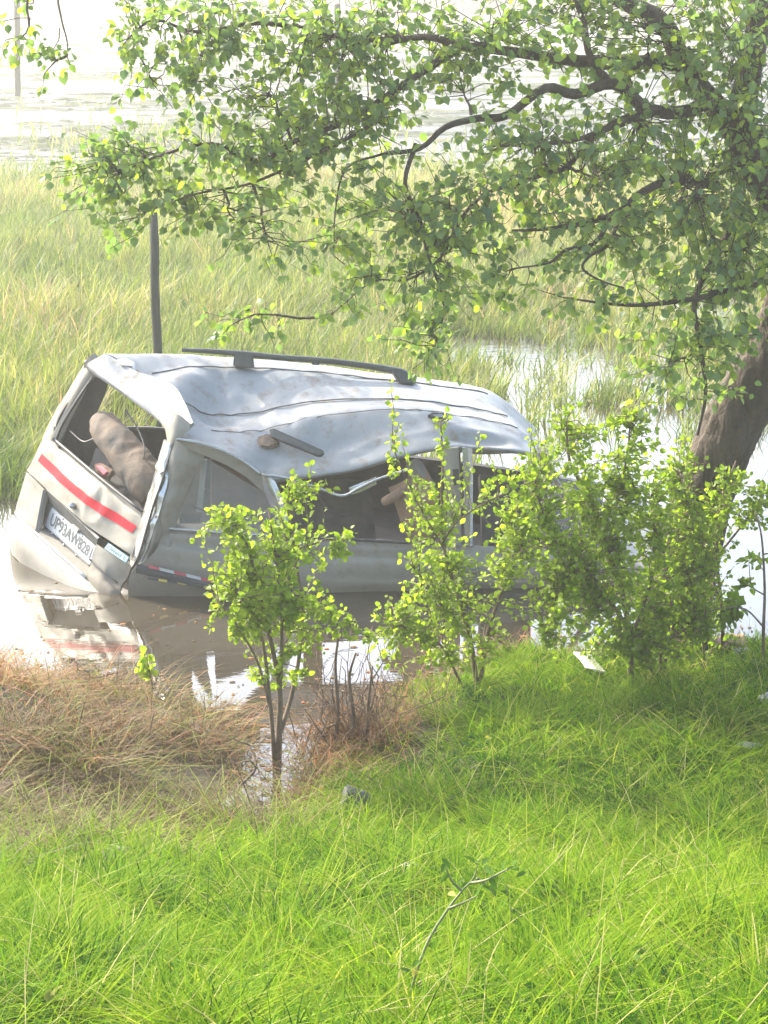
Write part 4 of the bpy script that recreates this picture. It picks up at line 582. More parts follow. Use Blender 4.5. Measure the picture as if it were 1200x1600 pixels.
slab('broken_rail', [(-0.822, 14.74, 1.104), (-0.786, 14.74, 1.109), (-0.427, 14.62, 0.973), (-0.431, 14.6, 0.949), (-0.463, 14.59, 0.938), (-0.802, 14.68, 1.057)], M['rail'], stub, 0.035, None, 0.006)
mnt = slab('rail_mount', [(0.312, 14.84, 1.186), (0.349, 14.86, 1.2), (0.423, 14.86, 1.196), (0.478, 14.85, 1.174), (0.459, 14.83, 1.155), (0.367, 14.82, 1.157)], M['dark'], van, 0.03, None, 0.004)
slab('mount_pad', [(0.349, 14.82, 1.19), (0.413, 14.83, 1.193), (0.44, 14.82, 1.176), (0.376, 14.81, 1.173)], M['chrome'], mnt, 0.012)
lamp = thing('broken_tail_lamp', (-2.045, 14.98, 0.727), 'red and cream broken lamp lying inside the smashed van boot', 'lamp')
slab('lamp_housing', [(-2.12, 15.0, 0.789), (-2.063, 15.0, 0.799), (-1.963, 14.93, 0.758), (-2.007, 14.9, 0.708), (-2.097, 14.96, 0.741)], M['seat'], lamp, 0.05, None, 0.008)
slab('lamp_lens', [(-2.101, 14.96, 0.785), (-2.057, 14.95, 0.787), (-2.0, 14.89, 0.758), (-2.032, 14.88, 0.732)], M['maroon'], lamp, 0.03, None, 0.004)

for q in [[(-2.341, 15.35, 0.961), (-2.218, 15.2, 0.907), (-2.109, 15.1, 0.949), (-2.014, 15.0, 0.885), (-1.993, 14.95, 0.773)], [(-1.874, 15.0, 1.19), (-1.782, 14.9, 1.079), (-1.714, 14.75, 0.961), (-1.735, 14.7, 0.832)], [(-1.374, 14.642, 0.563), (-1.237, 14.635, 0.518), (-1.134, 14.614, 0.561), (-1.045, 14.622, 0.483)], [(-0.542, 14.478, 0.829), (-0.454, 14.527, 0.64), (-0.365, 14.575, 0.533), (-0.183, 14.612, 0.495)]]: tube('loose_cable', q, 0.006, M['dark'], van, 5, 6)

sheet('rear_backing_sheet', np.array([[(-2.709, 15.687, 0.527), (-2.384, 15.237, 0.41), (-2.098, 14.85, 0.293), (-1.843, 14.556, 0.197)], [(-2.772, 15.697, 0.241), (-2.455, 15.258, 0.128), (-2.156, 14.861, 0.023), (-1.884, 14.526, -0.047)], [(-2.813, 15.605, -0.141), (-2.493, 15.161, -0.223), (-2.204, 14.786, -0.306), (-1.922, 14.452, -0.385)]]), M['paint'], van, (4, 5), 0.02)  # backing sheet added to keep bright sky out of the rear's reflection

# ------------------------------------------------------------------ posts, far shore trees
for (x, y, h, r, lab, lean) in [(*(-2.065, 19.0), 2.18, 0.043, 'weathered grey wooden post standing behind the van rear', -0.01), (*(-12.117, 70.987), 4.6, 0.10, 'tall dark pole standing alone in the bright lake', 0.16), (*(-1.298, 59.521), 3.2, 0.09, 'dark pole in the lake behind the hanging tree branches', 0.02)]:
    p = thing('post', (x, y, 0), lab, 'post', 'posts standing in the water')
    n = 9; P = [(x + lean * k / (n - 1) * h * 0.25 + 0.006 * math.sin(k * 2), y, -0.3 + (h + 0.3) * k / (n - 1)) for k in range(n)]
    tube('shaft', P, [r * (1.08 - 0.14 * k / (n - 1) + 0.04 * math.sin(k * 3.1)) for k in range(n)], M['postwood'], p, 10)
    tube('top_cap', [(P[-1][0], y, h - 0.01), (P[-1][0], y, h + r * 0.4)], [r * 0.98, r * 0.55], M['drytwig'], p, 10)
n = 26000; x = RNG.uniform(-75, 75, n); y = RNG.uniform(180, 192, n); top = 4.5 + 2.6 * wob(x, 0 * x, 0.22, 1) + 1.6 * wob(x, 0 * x, 0.7, 3); z = 0.3 + RNG.random(n) ** 0.8 * top * (1 - ((y - 186) / 7) ** 2 * 0.5)
sz = 0.35 + 0.5 * RNG.random(n); D, Nn, X = leaf_frames(n, np.zeros((n, 3)), 0.3, 1.0); c = np.stack([x, y, z], -1)
V = c[:, None] + sz[:, None, None] * (LV[None, :, 0:1] * 1.3 * X[:, None] + LV[None, :, 1:2] * D[:, None] + LV[None, :, 2:3] * Nn[:, None])
tag(link('far_shore_trees', raw_mesh('far_shore_trees', V.reshape(-1, 3), (np.arange(n)[:, None, None] * 8 + LT[None]).reshape(-1, 3), np.repeat(RNG.random(n), 8)), M['fartree']), 'hazy green tree line along the far lake shore', None, None, 'stuff')

# ------------------------------------------------------------------ the leaning tree
tree = thing('leaning_tree', (1.897, 12.9, 0.1), 'large leaning tree with dark trunk and leafy boughs hanging over the van', 'tree')
TR = np.array([(1.844, 13.125, -0.15), (1.846, 12.85, 0.202), (1.904, 12.8, 0.662), (1.987, 12.72, 1.14), (2.125, 12.65, 1.562), (2.267, 12.6, 1.89), (2.426, 12.55, 2.251), (2.501, 12.5, 2.566), (2.436, 12.5, 2.869), (2.235, 12.5, 3.132), (2.104, 12.55, 3.313)])
trunk = tube('trunk', TR, [0.30, 0.235, 0.205, 0.19, 0.185, 0.185, 0.18, 0.17, 0.155, 0.14, 0.125], M['bark'], tree, 56, 14)
for vt in trunk.data.vertices:      # furrowed bark running along the stem
    q = Vector(vt.co); q = Vector((q.x * 22 + q.z * 5, q.y * 22, q.z * 4.5)); f = 1 - min(1.0, abs(mnoise.noise(q)) * 2.6)
    vt.co = vt.co + Vector(vt.normal) * (0.012 * mnoise.noise(q * 0.35) - 0.020 * f ** 2 + 0.006 * mnoise.noise(q * 2.3))
LIMBS = [(np.array(p), r0, r1) for p, r0, r1 in [([(2.137, 12.55, 3.258), (2.045, 12.55, 3.387), (1.946, 12.6, 3.513), (1.784, 12.65, 3.732), (1.631, 12.7, 4.005), (1.409, 12.75, 4.084), (1.137, 12.9, 4.258), (0.767, 13.1, 4.443)], 0.11, 0.04), ([(2.065, 12.55, 3.369), (2.134, 12.6, 3.679), (2.192, 12.7, 4.041), (2.15, 12.9, 4.478), (2.001, 13.3, 5.002), (1.765, 14.0, 5.574)], 0.11, 0.04), ([(1.915, 12.6, 3.55), (1.771, 12.5, 3.502), (1.541, 12.45, 3.505), (1.328, 12.4, 3.646), (1.102, 12.35, 3.634), (0.916, 12.3, 3.587), (0.695, 12.25, 3.5), (0.528, 12.2, 3.493), (0.363, 12.15, 3.446), (0.181, 12.1, 3.332), (0.0, 12.1, 3.278)], 0.055, 0.014), ([(1.803, 12.65, 3.721), (1.607, 12.6, 3.771), (1.341, 12.55, 3.755), (1.112, 12.5, 3.772), (0.886, 12.45, 3.788), (0.662, 12.4, 3.805), (0.439, 12.35, 3.864), (0.291, 12.3, 3.916), (0.109, 12.3, 3.916), (-0.145, 12.25, 3.84)], 0.058, 0.016), ([(1.328, 12.4, 3.646), (1.217, 12.42, 3.725), (1.162, 12.45, 3.832), (1.125, 12.5, 4.01), (1.032, 12.55, 4.26)], 0.035, 0.015), ([(1.541, 12.45, 3.505), (1.333, 12.4, 3.453), (1.197, 12.3, 3.334), (1.063, 12.2, 3.19), (0.91, 12.1, 3.152), (0.725, 12.05, 3.103), (0.578, 12.0, 3.072)], 0.035, 0.01), ([(1.523, 12.45, 3.487), (1.287, 12.3, 3.424), (1.096, 12.2, 3.342), (0.906, 12.1, 3.328), (0.65, 12.05, 3.325)], 0.028, 0.008), ([(1.957, 12.5, 3.057), (1.702, 12.3, 3.114), (1.47, 12.2, 3.051), (1.315, 12.1, 2.953), (1.088, 12.0, 2.91), (0.868, 11.95, 2.88), (0.72, 11.9, 2.868)], 0.04, 0.008), ([(1.315, 12.1, 2.953), (1.195, 11.95, 2.789), (1.047, 11.9, 2.76), (0.936, 11.85, 2.694), (0.717, 11.8, 2.665)], 0.018, 0.006), ([(1.47, 12.2, 3.051), (1.36, 12.0, 2.928), (1.262, 11.9, 2.796), (1.174, 11.9, 2.723), (1.135, 11.85, 2.658), (1.204, 11.8, 2.593), (1.348, 11.8, 2.557)], 0.016, 0.006), ([(0.439, 12.35, 3.864), (0.219, 12.3, 3.731), (0.0, 12.2, 3.593), (-0.218, 12.15, 3.453), (-0.471, 12.1, 3.368), (-0.72, 12.0, 3.251), (-0.971, 12.0, 3.305), (-1.29, 11.95, 3.291), (-1.466, 11.9, 3.189)], 0.03, 0.007), ([(0.0, 12.2, 3.593), (-0.072, 12.1, 3.421), (-0.289, 12.05, 3.336), (-0.541, 12.0, 3.198), (-0.791, 11.95, 3.113), (-1.075, 11.9, 3.083), (-1.329, 11.9, 2.975)], 0.018, 0.005), ([(0.109, 12.3, 3.916), (-0.146, 12.3, 3.909), (-0.435, 12.25, 3.946), (-0.721, 12.2, 3.983), (-1.037, 12.1, 3.951), (-1.276, 12.0, 3.988), (-1.42, 12.0, 3.919)], 0.026, 0.006), ([(0.181, 12.1, 3.332), (0.144, 12.0, 3.144), (0.181, 11.95, 2.934), (0.253, 11.9, 2.723), (0.325, 11.85, 2.477), (0.29, 11.8, 2.229)], 0.018, 0.005), ([(0.578, 12.0, 3.072), (0.433, 11.95, 2.934), (0.325, 11.9, 2.723), (0.144, 11.85, 2.622), (-0.072, 11.85, 2.586), (-0.289, 11.8, 2.412)], 0.014, 0.004), ([(0.0, 12.1, 3.278), (-0.218, 12.1, 3.206), (-0.272, 12.0, 2.964), (-0.284, 12.0, 2.71)], 0.01, 0.004), ([(2.105, 12.45, 2.913), (1.926, 12.2, 2.683), (1.795, 12.0, 2.453), (1.771, 11.9, 2.211), (1.828, 11.9, 1.951), (1.809, 11.9, 1.688)], 0.03, 0.01), ([(2.284, 12.5, 2.49), (2.045, 12.2, 2.497), (1.757, 12.0, 2.49), (1.49, 11.9, 2.432), (1.302, 11.85, 2.477), (1.008, 11.8, 2.503)], 0.03, 0.006), ([(2.321, 12.5, 2.907), (2.495, 12.4, 3.178), (2.706, 12.4, 3.399), (2.985, 12.5, 3.465)], 0.09, 0.03), ([(1.765, 14.0, 5.574), (1.2, 15.0, 5.9), (0.3, 16.2, 5.8), (-0.8, 17.1, 5.7), (-2.2, 17.7, 5.4), (-3.6, 18.0, 5.15), (-5.1, 18.1, 4.95)], 0.06, 0.012), ([(2.001, 13.3, 5.002), (1.584, 14.4, 5.058), (0.994, 15.6, 5.075), (0.19, 16.4, 5.159)], 0.06, 0.02), ([(2.15, 12.9, 4.478), (2.547, 13.5, 4.862), (3.034, 14.0, 5.115)], 0.06, 0.03), ([(0.767, 13.1, 4.443), (0.155, 13.3, 4.594), (-0.465, 13.3, 4.706), (-1.146, 13.1, 4.59), (-1.697, 12.6, 4.403), (-1.906, 12.0, 4.195), (-1.951, 11.9, 3.991)], 0.04, 0.006), ([(-1.697, 12.6, 4.403), (-1.793, 12.0, 4.195), (-1.792, 11.9, 4.025), (-1.76, 11.9, 3.923), (-1.746, 11.9, 3.836)], 0.01, 0.003)]]
for P, r0, r1 in LIMBS:
    k = len(P); Pj = P.copy(); Pj[1:-1] += RNG.normal(0, 0.015, (k - 2, 3)); tube('limb', Pj, 0.8 * np.linspace(r0, r1, k), M['bark'], tree, 8, 4)
SK = np.concatenate([cr(P, 5) for P, _, _ in LIMBS]); SKR = np.concatenate([cr(np.linspace(r0, r1, len(P))[:, None], 5)[:, 0] for P, r0, r1 in LIMBS])
CL = [(-1.433, 11.9, 3.1, 0.506, 0.387, 456), (-1.081, 12.0, 3.233, 0.66, 0.36, 475), (-0.719, 12.0, 3.305, 0.54, 0.39, 380), (-1.61, 11.9, 3.189, 0.268, 0.238, 133), (-1.118, 12.0, 3.954, 0.51, 0.33, 361), (-0.721, 12.2, 3.965, 0.671, 0.366, 456), (-0.307, 12.2, 3.824, 0.61, 0.427, 437), (0.146, 12.3, 3.909, 0.615, 0.43, 437), (0.605, 12.4, 3.941, 0.62, 0.372, 418), (1.108, 12.5, 3.974, 0.688, 0.375, 456), (1.552, 12.5, 3.938, 0.688, 0.469, 494), (1.996, 12.5, 3.938, 0.562, 0.562, 494), (-0.47, 12.1, 3.457, 0.544, 0.363, 323), (-0.145, 12.1, 3.457, 0.484, 0.423, 342), (0.072, 12.0, 2.964, 0.45, 0.39, 380), (0.289, 11.9, 2.76, 0.506, 0.476, 570), (0.487, 12.0, 3.126, 0.48, 0.48, 456), (0.236, 11.85, 2.33, 0.267, 0.385, 247), (-0.126, 11.85, 2.586, 0.355, 0.296, 190), (-0.613, 11.9, 2.832, 0.476, 0.297, 190), (-0.776, 11.8, 2.357, 0.295, 0.142, 95), (0.878, 12.2, 3.287, 0.488, 0.427, 361), (1.201, 12.1, 3.134, 0.514, 0.484, 494), (1.521, 12.4, 3.362, 0.62, 0.558, 570), (1.802, 12.2, 3.015, 0.61, 0.671, 817), (2.078, 12.3, 3.406, 0.369, 0.799, 627), (2.074, 12.1, 2.733, 0.363, 0.544, 494), (1.681, 12.0, 2.564, 0.51, 0.48, 418), (1.639, 11.85, 2.146, 0.355, 0.355, 228), (1.062, 11.8, 2.484, 0.295, 0.206, 114), (-2.005, 11.9, 3.974, 0.226, 0.268, 76), (-1.865, 11.9, 3.767, 0.214, 0.238, 45), (-1.361, 11.95, 3.921, 0.239, 0.299, 95), (-1.274, 11.9, 3.681, 0.268, 0.357, 95), (-0.253, 12.0, 3.0, 0.3, 0.36, 133), (-0.899, 11.9, 2.94, 0.416, 0.238, 133), (-0.469, 12.15, 3.738, 0.364, 0.304, 152), (-0.649, 12.1, 3.599, 0.544, 0.272, 247), (-0.963, 12.0, 3.71, 0.3, 0.3, 133), (0.0, 12.2, 3.593, 0.366, 0.305, 171), (0.439, 12.3, 3.623, 0.369, 0.246, 114), (1.848, 11.9, 2.1, 0.268, 0.268, 133), (2.042, 11.9, 2.285, 0.238, 0.178, 85), (1.381, 12.0, 2.819, 0.42, 0.36, 342), (1.009, 11.9, 2.832, 0.357, 0.297, 209), (0.61, 11.8, 2.665, 0.266, 0.236, 114), (2.605, 12.4, 3.215, 0.868, 1.24, 760), (0.621, 13.3, 4.557, 1.463, 0.732, 950), (-0.465, 13.3, 4.669, 1.463, 0.599, 798), (1.846, 13.2, 4.666, 1.452, 0.858, 988), (0.093, 16.3, 5.954, 1.63, 0.978, 456), (1.311, 15.2, 5.474, 1.824, 0.988, 760), (0.732, 15.8, 5.085, 1.58, 0.79, 418), (-4.26, 18.1, 5.05, 0.9, 0.5, 900), (-3.55, 18.1, 5.1, 0.8, 0.5, 820), (-5.0, 18.1, 5.0, 0.6, 0.42, 520), (-2.9, 17.9, 5.2, 0.7, 0.45, 520)]
tips = []; tdir = []; twb = []
for (cx, cy, cz, ra, rb, n) in CL:
    c = np.array([cx, cy, cz]); d = np.linalg.norm(SK - c, axis=1) + SKR * 1.0; i = int(np.argmin(d)); root = SK[i]
    ntw = max(3, n // 9); rad = np.array([ra, 0.8 * min(ra, rb) + 0.1, rb])
    hub = curve_pts(root, c + RNG.normal(0, 0.1, 3) * rad, 0.05, 6) if d[i] > 0.12 else None
    hub_pts = cr(hub, 3) if hub is not None else SK[np.argsort(np.linalg.norm((SK - c) / (rad + .05), axis=1))[:14]]
    if hub is not None: twb.append((hub, np.linspace(0.010, 0.004, 6)))
    for t in range(ntw):
        q = RNG.normal(0, 1, 3); q *= RNG.random() ** 0.36 * 1.05 / np.linalg.norm(q); tip = c + q * rad
        s = hub_pts[int(np.argmin(np.linalg.norm(hub_pts - tip, axis=1) + RNG.random(len(hub_pts)) * 0.12))]
        P = curve_pts(s, tip, RNG.normal(0.03, 0.12), 5, 0.07); twb.append((P, np.linspace(0.0034, 0.0013, 5)))
        k = max(1, int(round(n / ntw))); tt = np.clip(0.38 + 0.66 * RNG.random(k), 0, 1); Pq = cr(P, 8); idx = (tt * (len(Pq) - 1)).astype(int)
        base = Pq[idx]; dd = (tip - s) / (np.linalg.norm(tip - s) + 1e-6)
        side = RNG.normal(0, 1, (k, 3)); side /= np.linalg.norm(side, axis=1, keepdims=True)
        tips.append(base + side * RNG.uniform(0.01, 0.05, (k, 1))); tdir.append(dd[None] * 0.5 + side * 0.6)
b = Bag(); 
for P, r in twb: b.tube(P, r, 4)
tag(link('twigs', b.mesh('twigs'), M['bark'], tree), None, None, None, 'stuff')
pos = np.concatenate(tips); dr = np.concatenate(tdir); n = len(pos)
vis = (np.abs(pos[:, 0] / pos[:, 1]) < 0.178) & (pos[:, 2] < 4.33 + 0.02 * pos[:, 1] * 0)
size = 0.030 + 0.042 * RNG.random(n) ** 1.2; ti = np.clip(0.42 + RNG.normal(0, 0.22, n) + np.where(RNG.random(n) < 0.2, 0.35, 0), 0, 1)  # random share of leaves tinted paler to look lit from behind
leaves(pos, dr, size, ti, M['treeleaf'], tree, 0.7, 0.55, 1.15, 300, np.where(vis, size / pos[:, 1], 0))

# ------------------------------------------------------------------ shrubs and saplings
def shrub(name, base, label, stems, clusters, lsize, group=None, cat='shrub', tint0=0.5, wide=1.15, stem_r=0.014, dark=()):
    s = thing(name, base, label, cat, group); pts = []; rad = []
    for P, r0, r1 in stems:
        P = np.array(P); k = len(P); tube('stem', P, np.linspace(r0, r1, k), M['twig'], s, 7, 4); pts.append(cr(P, 6)); rad.append(np.linspace(r0, r1, len(pts[-1])))
    SKp = np.concatenate(pts); tp = []; td = []; tw = []; tt_ = []
    for ci, (cx, cy, cz, ra, rb, n) in enumerate(clusters):
        c = np.array([cx, cy, cz]); R3 = np.array([ra, 0.8 * min(ra, rb) + 0.06, rb]); near = np.argsort(np.linalg.norm((SKp - c - np.array([0, 0, -0.3 * rb])) / (R3 + .03), axis=1))[:16]
        ntw = max(2, n // 12)
        for t in range(ntw):
            q = RNG.normal(0, 1, 3); q *= RNG.random() ** 0.45 / np.linalg.norm(q); tip = c + q * R3
            cand = SKp[near]; st = cand[int(np.argmin(np.linalg.norm(cand - tip, axis=1) + RNG.random(len(cand)) * 0.1))]
            P = curve_pts(st, tip, RNG.normal(0.03, 0.06), 5, 0.05); tw.append((P, np.linspace(0.0036, 0.0013, 5)))
            k = max(1, int(round(n / ntw))); Pq = cr(P, 8); idx = (np.clip(0.2 + 0.85 * RNG.random(k), 0, 1) * (len(Pq) - 1)).astype(int)
            side = RNG.normal(0, 1, (k, 3)); side /= np.linalg.norm(side, axis=1, keepdims=True); dd = (tip - st) / (np.linalg.norm(tip - st) + 1e-6)
            tp.append(Pq[idx] + side * RNG.uniform(0.005, 0.03, (k, 1))); td.append(dd[None] * 0.5 + side * 0.8); tt_.append(np.full(k, 0.06))
    nsh = 0 if len(stems) < 4 else 8 if tint0 > 0.61 else 40      # slender leafy shoots breaking out of the outline
    for t in range(nsh):
        st = SKp[RNG.integers(len(SKp) // 3, len(SKp))]; L_ = RNG.uniform(0.18, 0.5); tip = st + np.array([RNG.normal(0, 0.3), RNG.normal(0, 0.2), 0.9]) * L_
        P = curve_pts(st, tip, RNG.normal(0, 0.08), 6, 0.04); tw.append((P, np.linspace(0.0036, 0.0012, 6))); Pq = cr(P, 8); k = int(L_ * 46)
        idx = (np.clip(0.2 + 0.8 * np.linspace(0, 1, k), 0, 1) * (len(Pq) - 1)).astype(int); side = RNG.normal(0, 1, (k, 3)); side /= np.linalg.norm(side, axis=1, keepdims=True)
        tp.append(Pq[idx] + side * 0.012); td.append(side + np.array([0, 0, 0.5])); tt_.append(np.full(k, 0.06))
    b = Bag()
    for P, r in tw: b.tube(P, r, 4)
    tag(link('twigs', b.mesh('twigs'), M['twig'], s), None, None, None, 'stuff')
    pos = np.concatenate(tp); n = len(pos); size = lsize * (0.6 + 0.8 * RNG.random(n))
    ti = np.clip(tint0 + np.concatenate(tt_) + RNG.normal(0, 0.17, n), 0, 1)
    leaves(pos, np.concatenate(td), size, ti, M['shrubleaf'], s, 0.1, 0.5, wide, 300); return s
def ST(*a): return a
shrub('leafy_shrub', (-0.581, 10.821, 0.02), 'bright yellow green shrub on thin forked stems before the van quarter window', [([(-0.585, 10.884, -0.02), (-0.567, 10.75, 0.314), (-0.561, 10.74, 0.537), (-0.597, 10.72, 0.797), (-0.66, 10.7, 1.088), (-0.723, 10.7, 1.369), (-0.854, 10.7, 1.543)], 0.02, 0.006), ([(-0.568, 10.76, 0.274), (-0.502, 10.8, 0.48), (-0.456, 10.85, 0.718), (-0.441, 10.88, 0.962), (-0.478, 10.85, 1.292), (-0.509, 10.85, 1.539), (-0.491, 10.85, 1.696)], 0.014, 0.005), ([(-0.6, 10.903, -0.02), (-0.602, 10.7, 0.37), (-0.62, 10.66, 0.638), (-0.642, 10.62, 0.865), (-0.689, 10.6, 1.013), (-0.786, 10.58, 1.159)], 0.014, 0.005), ([(-0.602, 10.7, 0.406), (-0.66, 10.6, 0.73), (-0.751, 10.5, 0.957), (-0.83, 10.48, 1.085), (-0.869, 10.48, 1.137)], 0.009, 0.004), ([(-0.561, 10.74, 0.501), (-0.545, 10.7, 0.803), (-0.54, 10.66, 1.1), (-0.57, 10.65, 1.348), (-0.6, 10.65, 1.556)], 0.012, 0.004), ([(-0.478, 10.85, 1.292), (-0.375, 10.85, 1.328), (-0.29, 10.85, 1.356), (-0.205, 10.85, 1.328)], 0.007, 0.003), ([(-0.441, 10.88, 0.962), (-0.31, 10.85, 0.935), (-0.189, 10.82, 0.872), (-0.086, 10.8, 0.825)], 0.007, 0.003)], [(-0.673, 10.65, 1.191, 0.304, 0.326, 1036), (-0.772, 10.68, 1.409, 0.24, 0.196, 481), (-0.544, 10.8, 1.306, 0.264, 0.264, 555), (-0.576, 10.7, 1.017, 0.349, 0.218, 777), (-0.502, 10.85, 1.609, 0.111, 0.168, 111), (-0.855, 10.7, 1.532, 0.122, 0.061, 66), (-0.245, 10.85, 1.345, 0.115, 0.133, 129), (-0.373, 10.85, 1.609, 0.133, 0.062, 48), (-0.877, 10.48, 1.051, 0.077, 0.145, 66), (-0.327, 10.85, 0.917, 0.213, 0.159, 277), (-0.12, 10.8, 0.861, 0.106, 0.071, 66), (-0.738, 10.55, 0.941, 0.129, 0.112, 129), (-0.447, 10.8, 0.807, 0.176, 0.115, 111), (-0.614, 10.7, 0.732, 0.262, 0.131, 222), (-0.499, 10.76, 0.603, 0.132, 0.105, 74)], 0.032, 'green shrubs along the water edge', 'shrub', 0.62)
shrub('leafy_shrub', (0.552, 11.9, 0.2), 'sprawling shrub with upright shoots in front of the van door pillar', [([(0.554, 11.951, 0.15), (0.511, 11.9, 0.448), (0.431, 11.85, 0.74), (0.354, 11.85, 1.012), (0.333, 11.85, 1.32), (0.339, 11.85, 1.548), (0.323, 11.85, 1.793)], 0.016, 0.004), ([(0.574, 11.951, 0.15), (0.613, 11.9, 0.488), (0.714, 11.9, 0.803), (0.822, 11.9, 1.076), (0.781, 11.9, 1.307)], 0.016, 0.005), ([(0.511, 11.9, 0.448), (0.374, 11.8, 0.638), (0.241, 11.75, 0.847), (0.147, 11.7, 0.978)], 0.01, 0.004), ([(0.354, 11.85, 1.012), (0.222, 11.8, 1.256), (0.147, 11.8, 1.409), (0.073, 11.8, 1.579), (0.044, 11.8, 1.691)], 0.007, 0.003), ([(0.46, 11.974, 0.15), (0.335, 11.7, 0.474), (0.184, 11.6, 0.604), (0.055, 11.55, 0.658)], 0.009, 0.003), ([(0.335, 11.85, 1.051), (0.44, 11.7, 1.244), (0.655, 11.65, 1.389), (0.904, 11.6, 1.514)], 0.007, 0.003)], [(0.298, 11.8, 0.891, 0.241, 0.217, 425), (0.184, 11.6, 0.681, 0.284, 0.213, 444), (0.449, 11.8, 0.638, 0.289, 0.241, 425), (0.635, 11.85, 0.935, 0.29, 0.266, 518), (0.705, 11.85, 1.243, 0.218, 0.193, 314), (0.331, 11.85, 1.661, 0.077, 0.193, 77), (0.044, 11.8, 1.616, 0.067, 0.144, 48), (0.184, 11.8, 1.352, 0.125, 0.125, 111), (0.371, 11.85, 1.243, 0.145, 0.193, 148), (0.801, 11.85, 1.051, 0.193, 0.242, 351), (0.69, 11.65, 1.502, 0.19, 0.095, 92), (0.564, 11.8, 0.441, 0.289, 0.144, 222), (0.111, 11.65, 0.8, 0.143, 0.095, 92), (0.241, 11.8, 1.142, 0.144, 0.116, 74), (0.074, 11.6, 0.468, 0.237, 0.142, 203), (0.373, 11.7, 0.356, 0.287, 0.115, 203)], 0.0315, 'green shrubs along the water edge', 'shrub', 0.6)
shrub('leafy_shrub', (1.452, 11.786, 0.2), 'broad dense shrub on a dark stem filling the space before the van nose', [([(1.462, 11.86, 0.15), (1.447, 11.8, 0.441), (1.401, 11.8, 0.716), (1.299, 11.8, 1.026), (1.181, 11.8, 1.333), (1.065, 11.8, 1.56), (1.042, 11.8, 1.785)], 0.022, 0.005), ([(1.424, 11.8, 0.559), (1.263, 11.75, 0.809), (1.105, 11.7, 1.016), (0.951, 11.65, 1.182), (0.855, 11.65, 1.446)], 0.014, 0.005), ([(1.299, 11.8, 1.026), (1.352, 11.85, 1.32), (1.406, 11.9, 1.574), (1.418, 11.9, 1.801)], 0.012, 0.004), ([(1.105, 11.7, 1.016), (1.027, 11.6, 0.854), (0.952, 11.55, 0.716), (0.918, 11.55, 0.62)], 0.009, 0.004), ([(1.445, 11.8, 0.48), (1.537, 11.85, 0.74), (1.591, 11.9, 0.998), (1.551, 11.95, 1.294)], 0.014, 0.005)], [(1.067, 11.75, 1.269, 0.36, 0.288, 962), (0.991, 11.65, 0.992, 0.357, 0.262, 869), (1.258, 11.75, 1.002, 0.336, 0.336, 888), (0.873, 11.65, 1.408, 0.238, 0.214, 407), (1.101, 11.8, 1.598, 0.241, 0.265, 444), (1.386, 11.9, 1.612, 0.243, 0.291, 481), (1.334, 11.85, 1.32, 0.339, 0.29, 777), (0.914, 11.55, 0.792, 0.259, 0.212, 499), (1.225, 11.7, 0.669, 0.382, 0.239, 777), (1.527, 11.85, 1.051, 0.29, 0.339, 703), (1.118, 11.7, 0.474, 0.287, 0.143, 277), (1.023, 11.8, 1.822, 0.125, 0.125, 74), (1.417, 11.9, 1.839, 0.126, 0.097, 74), (1.605, 11.95, 1.333, 0.244, 0.244, 407)], 0.032, 'green shrubs along the water edge', 'shrub', 0.55)
shrub('leafy_shrub', (1.65, 11.947, 0.2), 'darker drooping shrub under the leaning trunk right of the pale board', [([(1.658, 11.998, 0.15), (1.642, 12.0, 0.415), (1.572, 11.95, 0.63), (1.502, 11.9, 0.842)], 0.012, 0.004), ([(1.673, 11.998, 0.15), (1.699, 12.0, 0.415), (1.767, 12.0, 0.655), (1.815, 12.0, 0.892)], 0.012, 0.004), ([(1.635, 11.998, 0.15), (1.503, 11.8, 0.441), (1.412, 11.7, 0.591)], 0.008, 0.003), ([(1.946, 12.186, 0.15), (1.901, 12.0, 0.415), (1.812, 11.9, 0.606), (1.732, 11.9, 0.724)], 0.009, 0.003)], [(1.546, 11.9, 0.646, 0.291, 0.267, 666), (1.707, 11.95, 0.551, 0.268, 0.268, 629), (1.623, 11.85, 0.424, 0.218, 0.145, 370), (1.779, 12.0, 0.852, 0.245, 0.269, 481), (1.495, 11.75, 0.497, 0.24, 0.173, 370), (1.857, 11.95, 0.591, 0.166, 0.195, 222), (1.342, 11.7, 0.435, 0.191, 0.115, 148)], 0.0315, 'green shrubs along the water edge', 'shrub', 0.4)
shrub('leafy_shrub', (2.136, 12.657, 0.15), 'loose shrub growing against the base of the leaning trunk', [([(2.15, 12.731, 0.1), (2.058, 12.3, 0.522), (2.006, 12.25, 0.86), (2.004, 12.2, 1.192), (2.088, 12.2, 1.466)], 0.014, 0.004), ([(2.058, 12.3, 0.522), (1.942, 12.2, 0.834), (1.826, 12.15, 1.165), (1.735, 12.1, 1.412)], 0.01, 0.004), ([(2.006, 12.25, 0.86), (2.152, 12.25, 1.06), (2.277, 12.25, 1.258)], 0.009, 0.004)], [(1.975, 12.15, 1.244, 0.347, 0.248, 481), (2.172, 12.2, 1.27, 0.249, 0.179, 240), (1.781, 12.1, 1.178, 0.247, 0.272, 407), (2.187, 12.25, 1.139, 0.25, 0.2, 277), (1.911, 12.15, 0.928, 0.248, 0.198, 314), (1.732, 12.1, 1.489, 0.198, 0.198, 203), (1.874, 12.1, 0.704, 0.247, 0.247, 370), (1.713, 12.1, 0.942, 0.247, 0.247, 333), (2.014, 12.2, 0.472, 0.199, 0.149, 166)], 0.032, 'green shrubs along the water edge', 'shrub', 0.5)
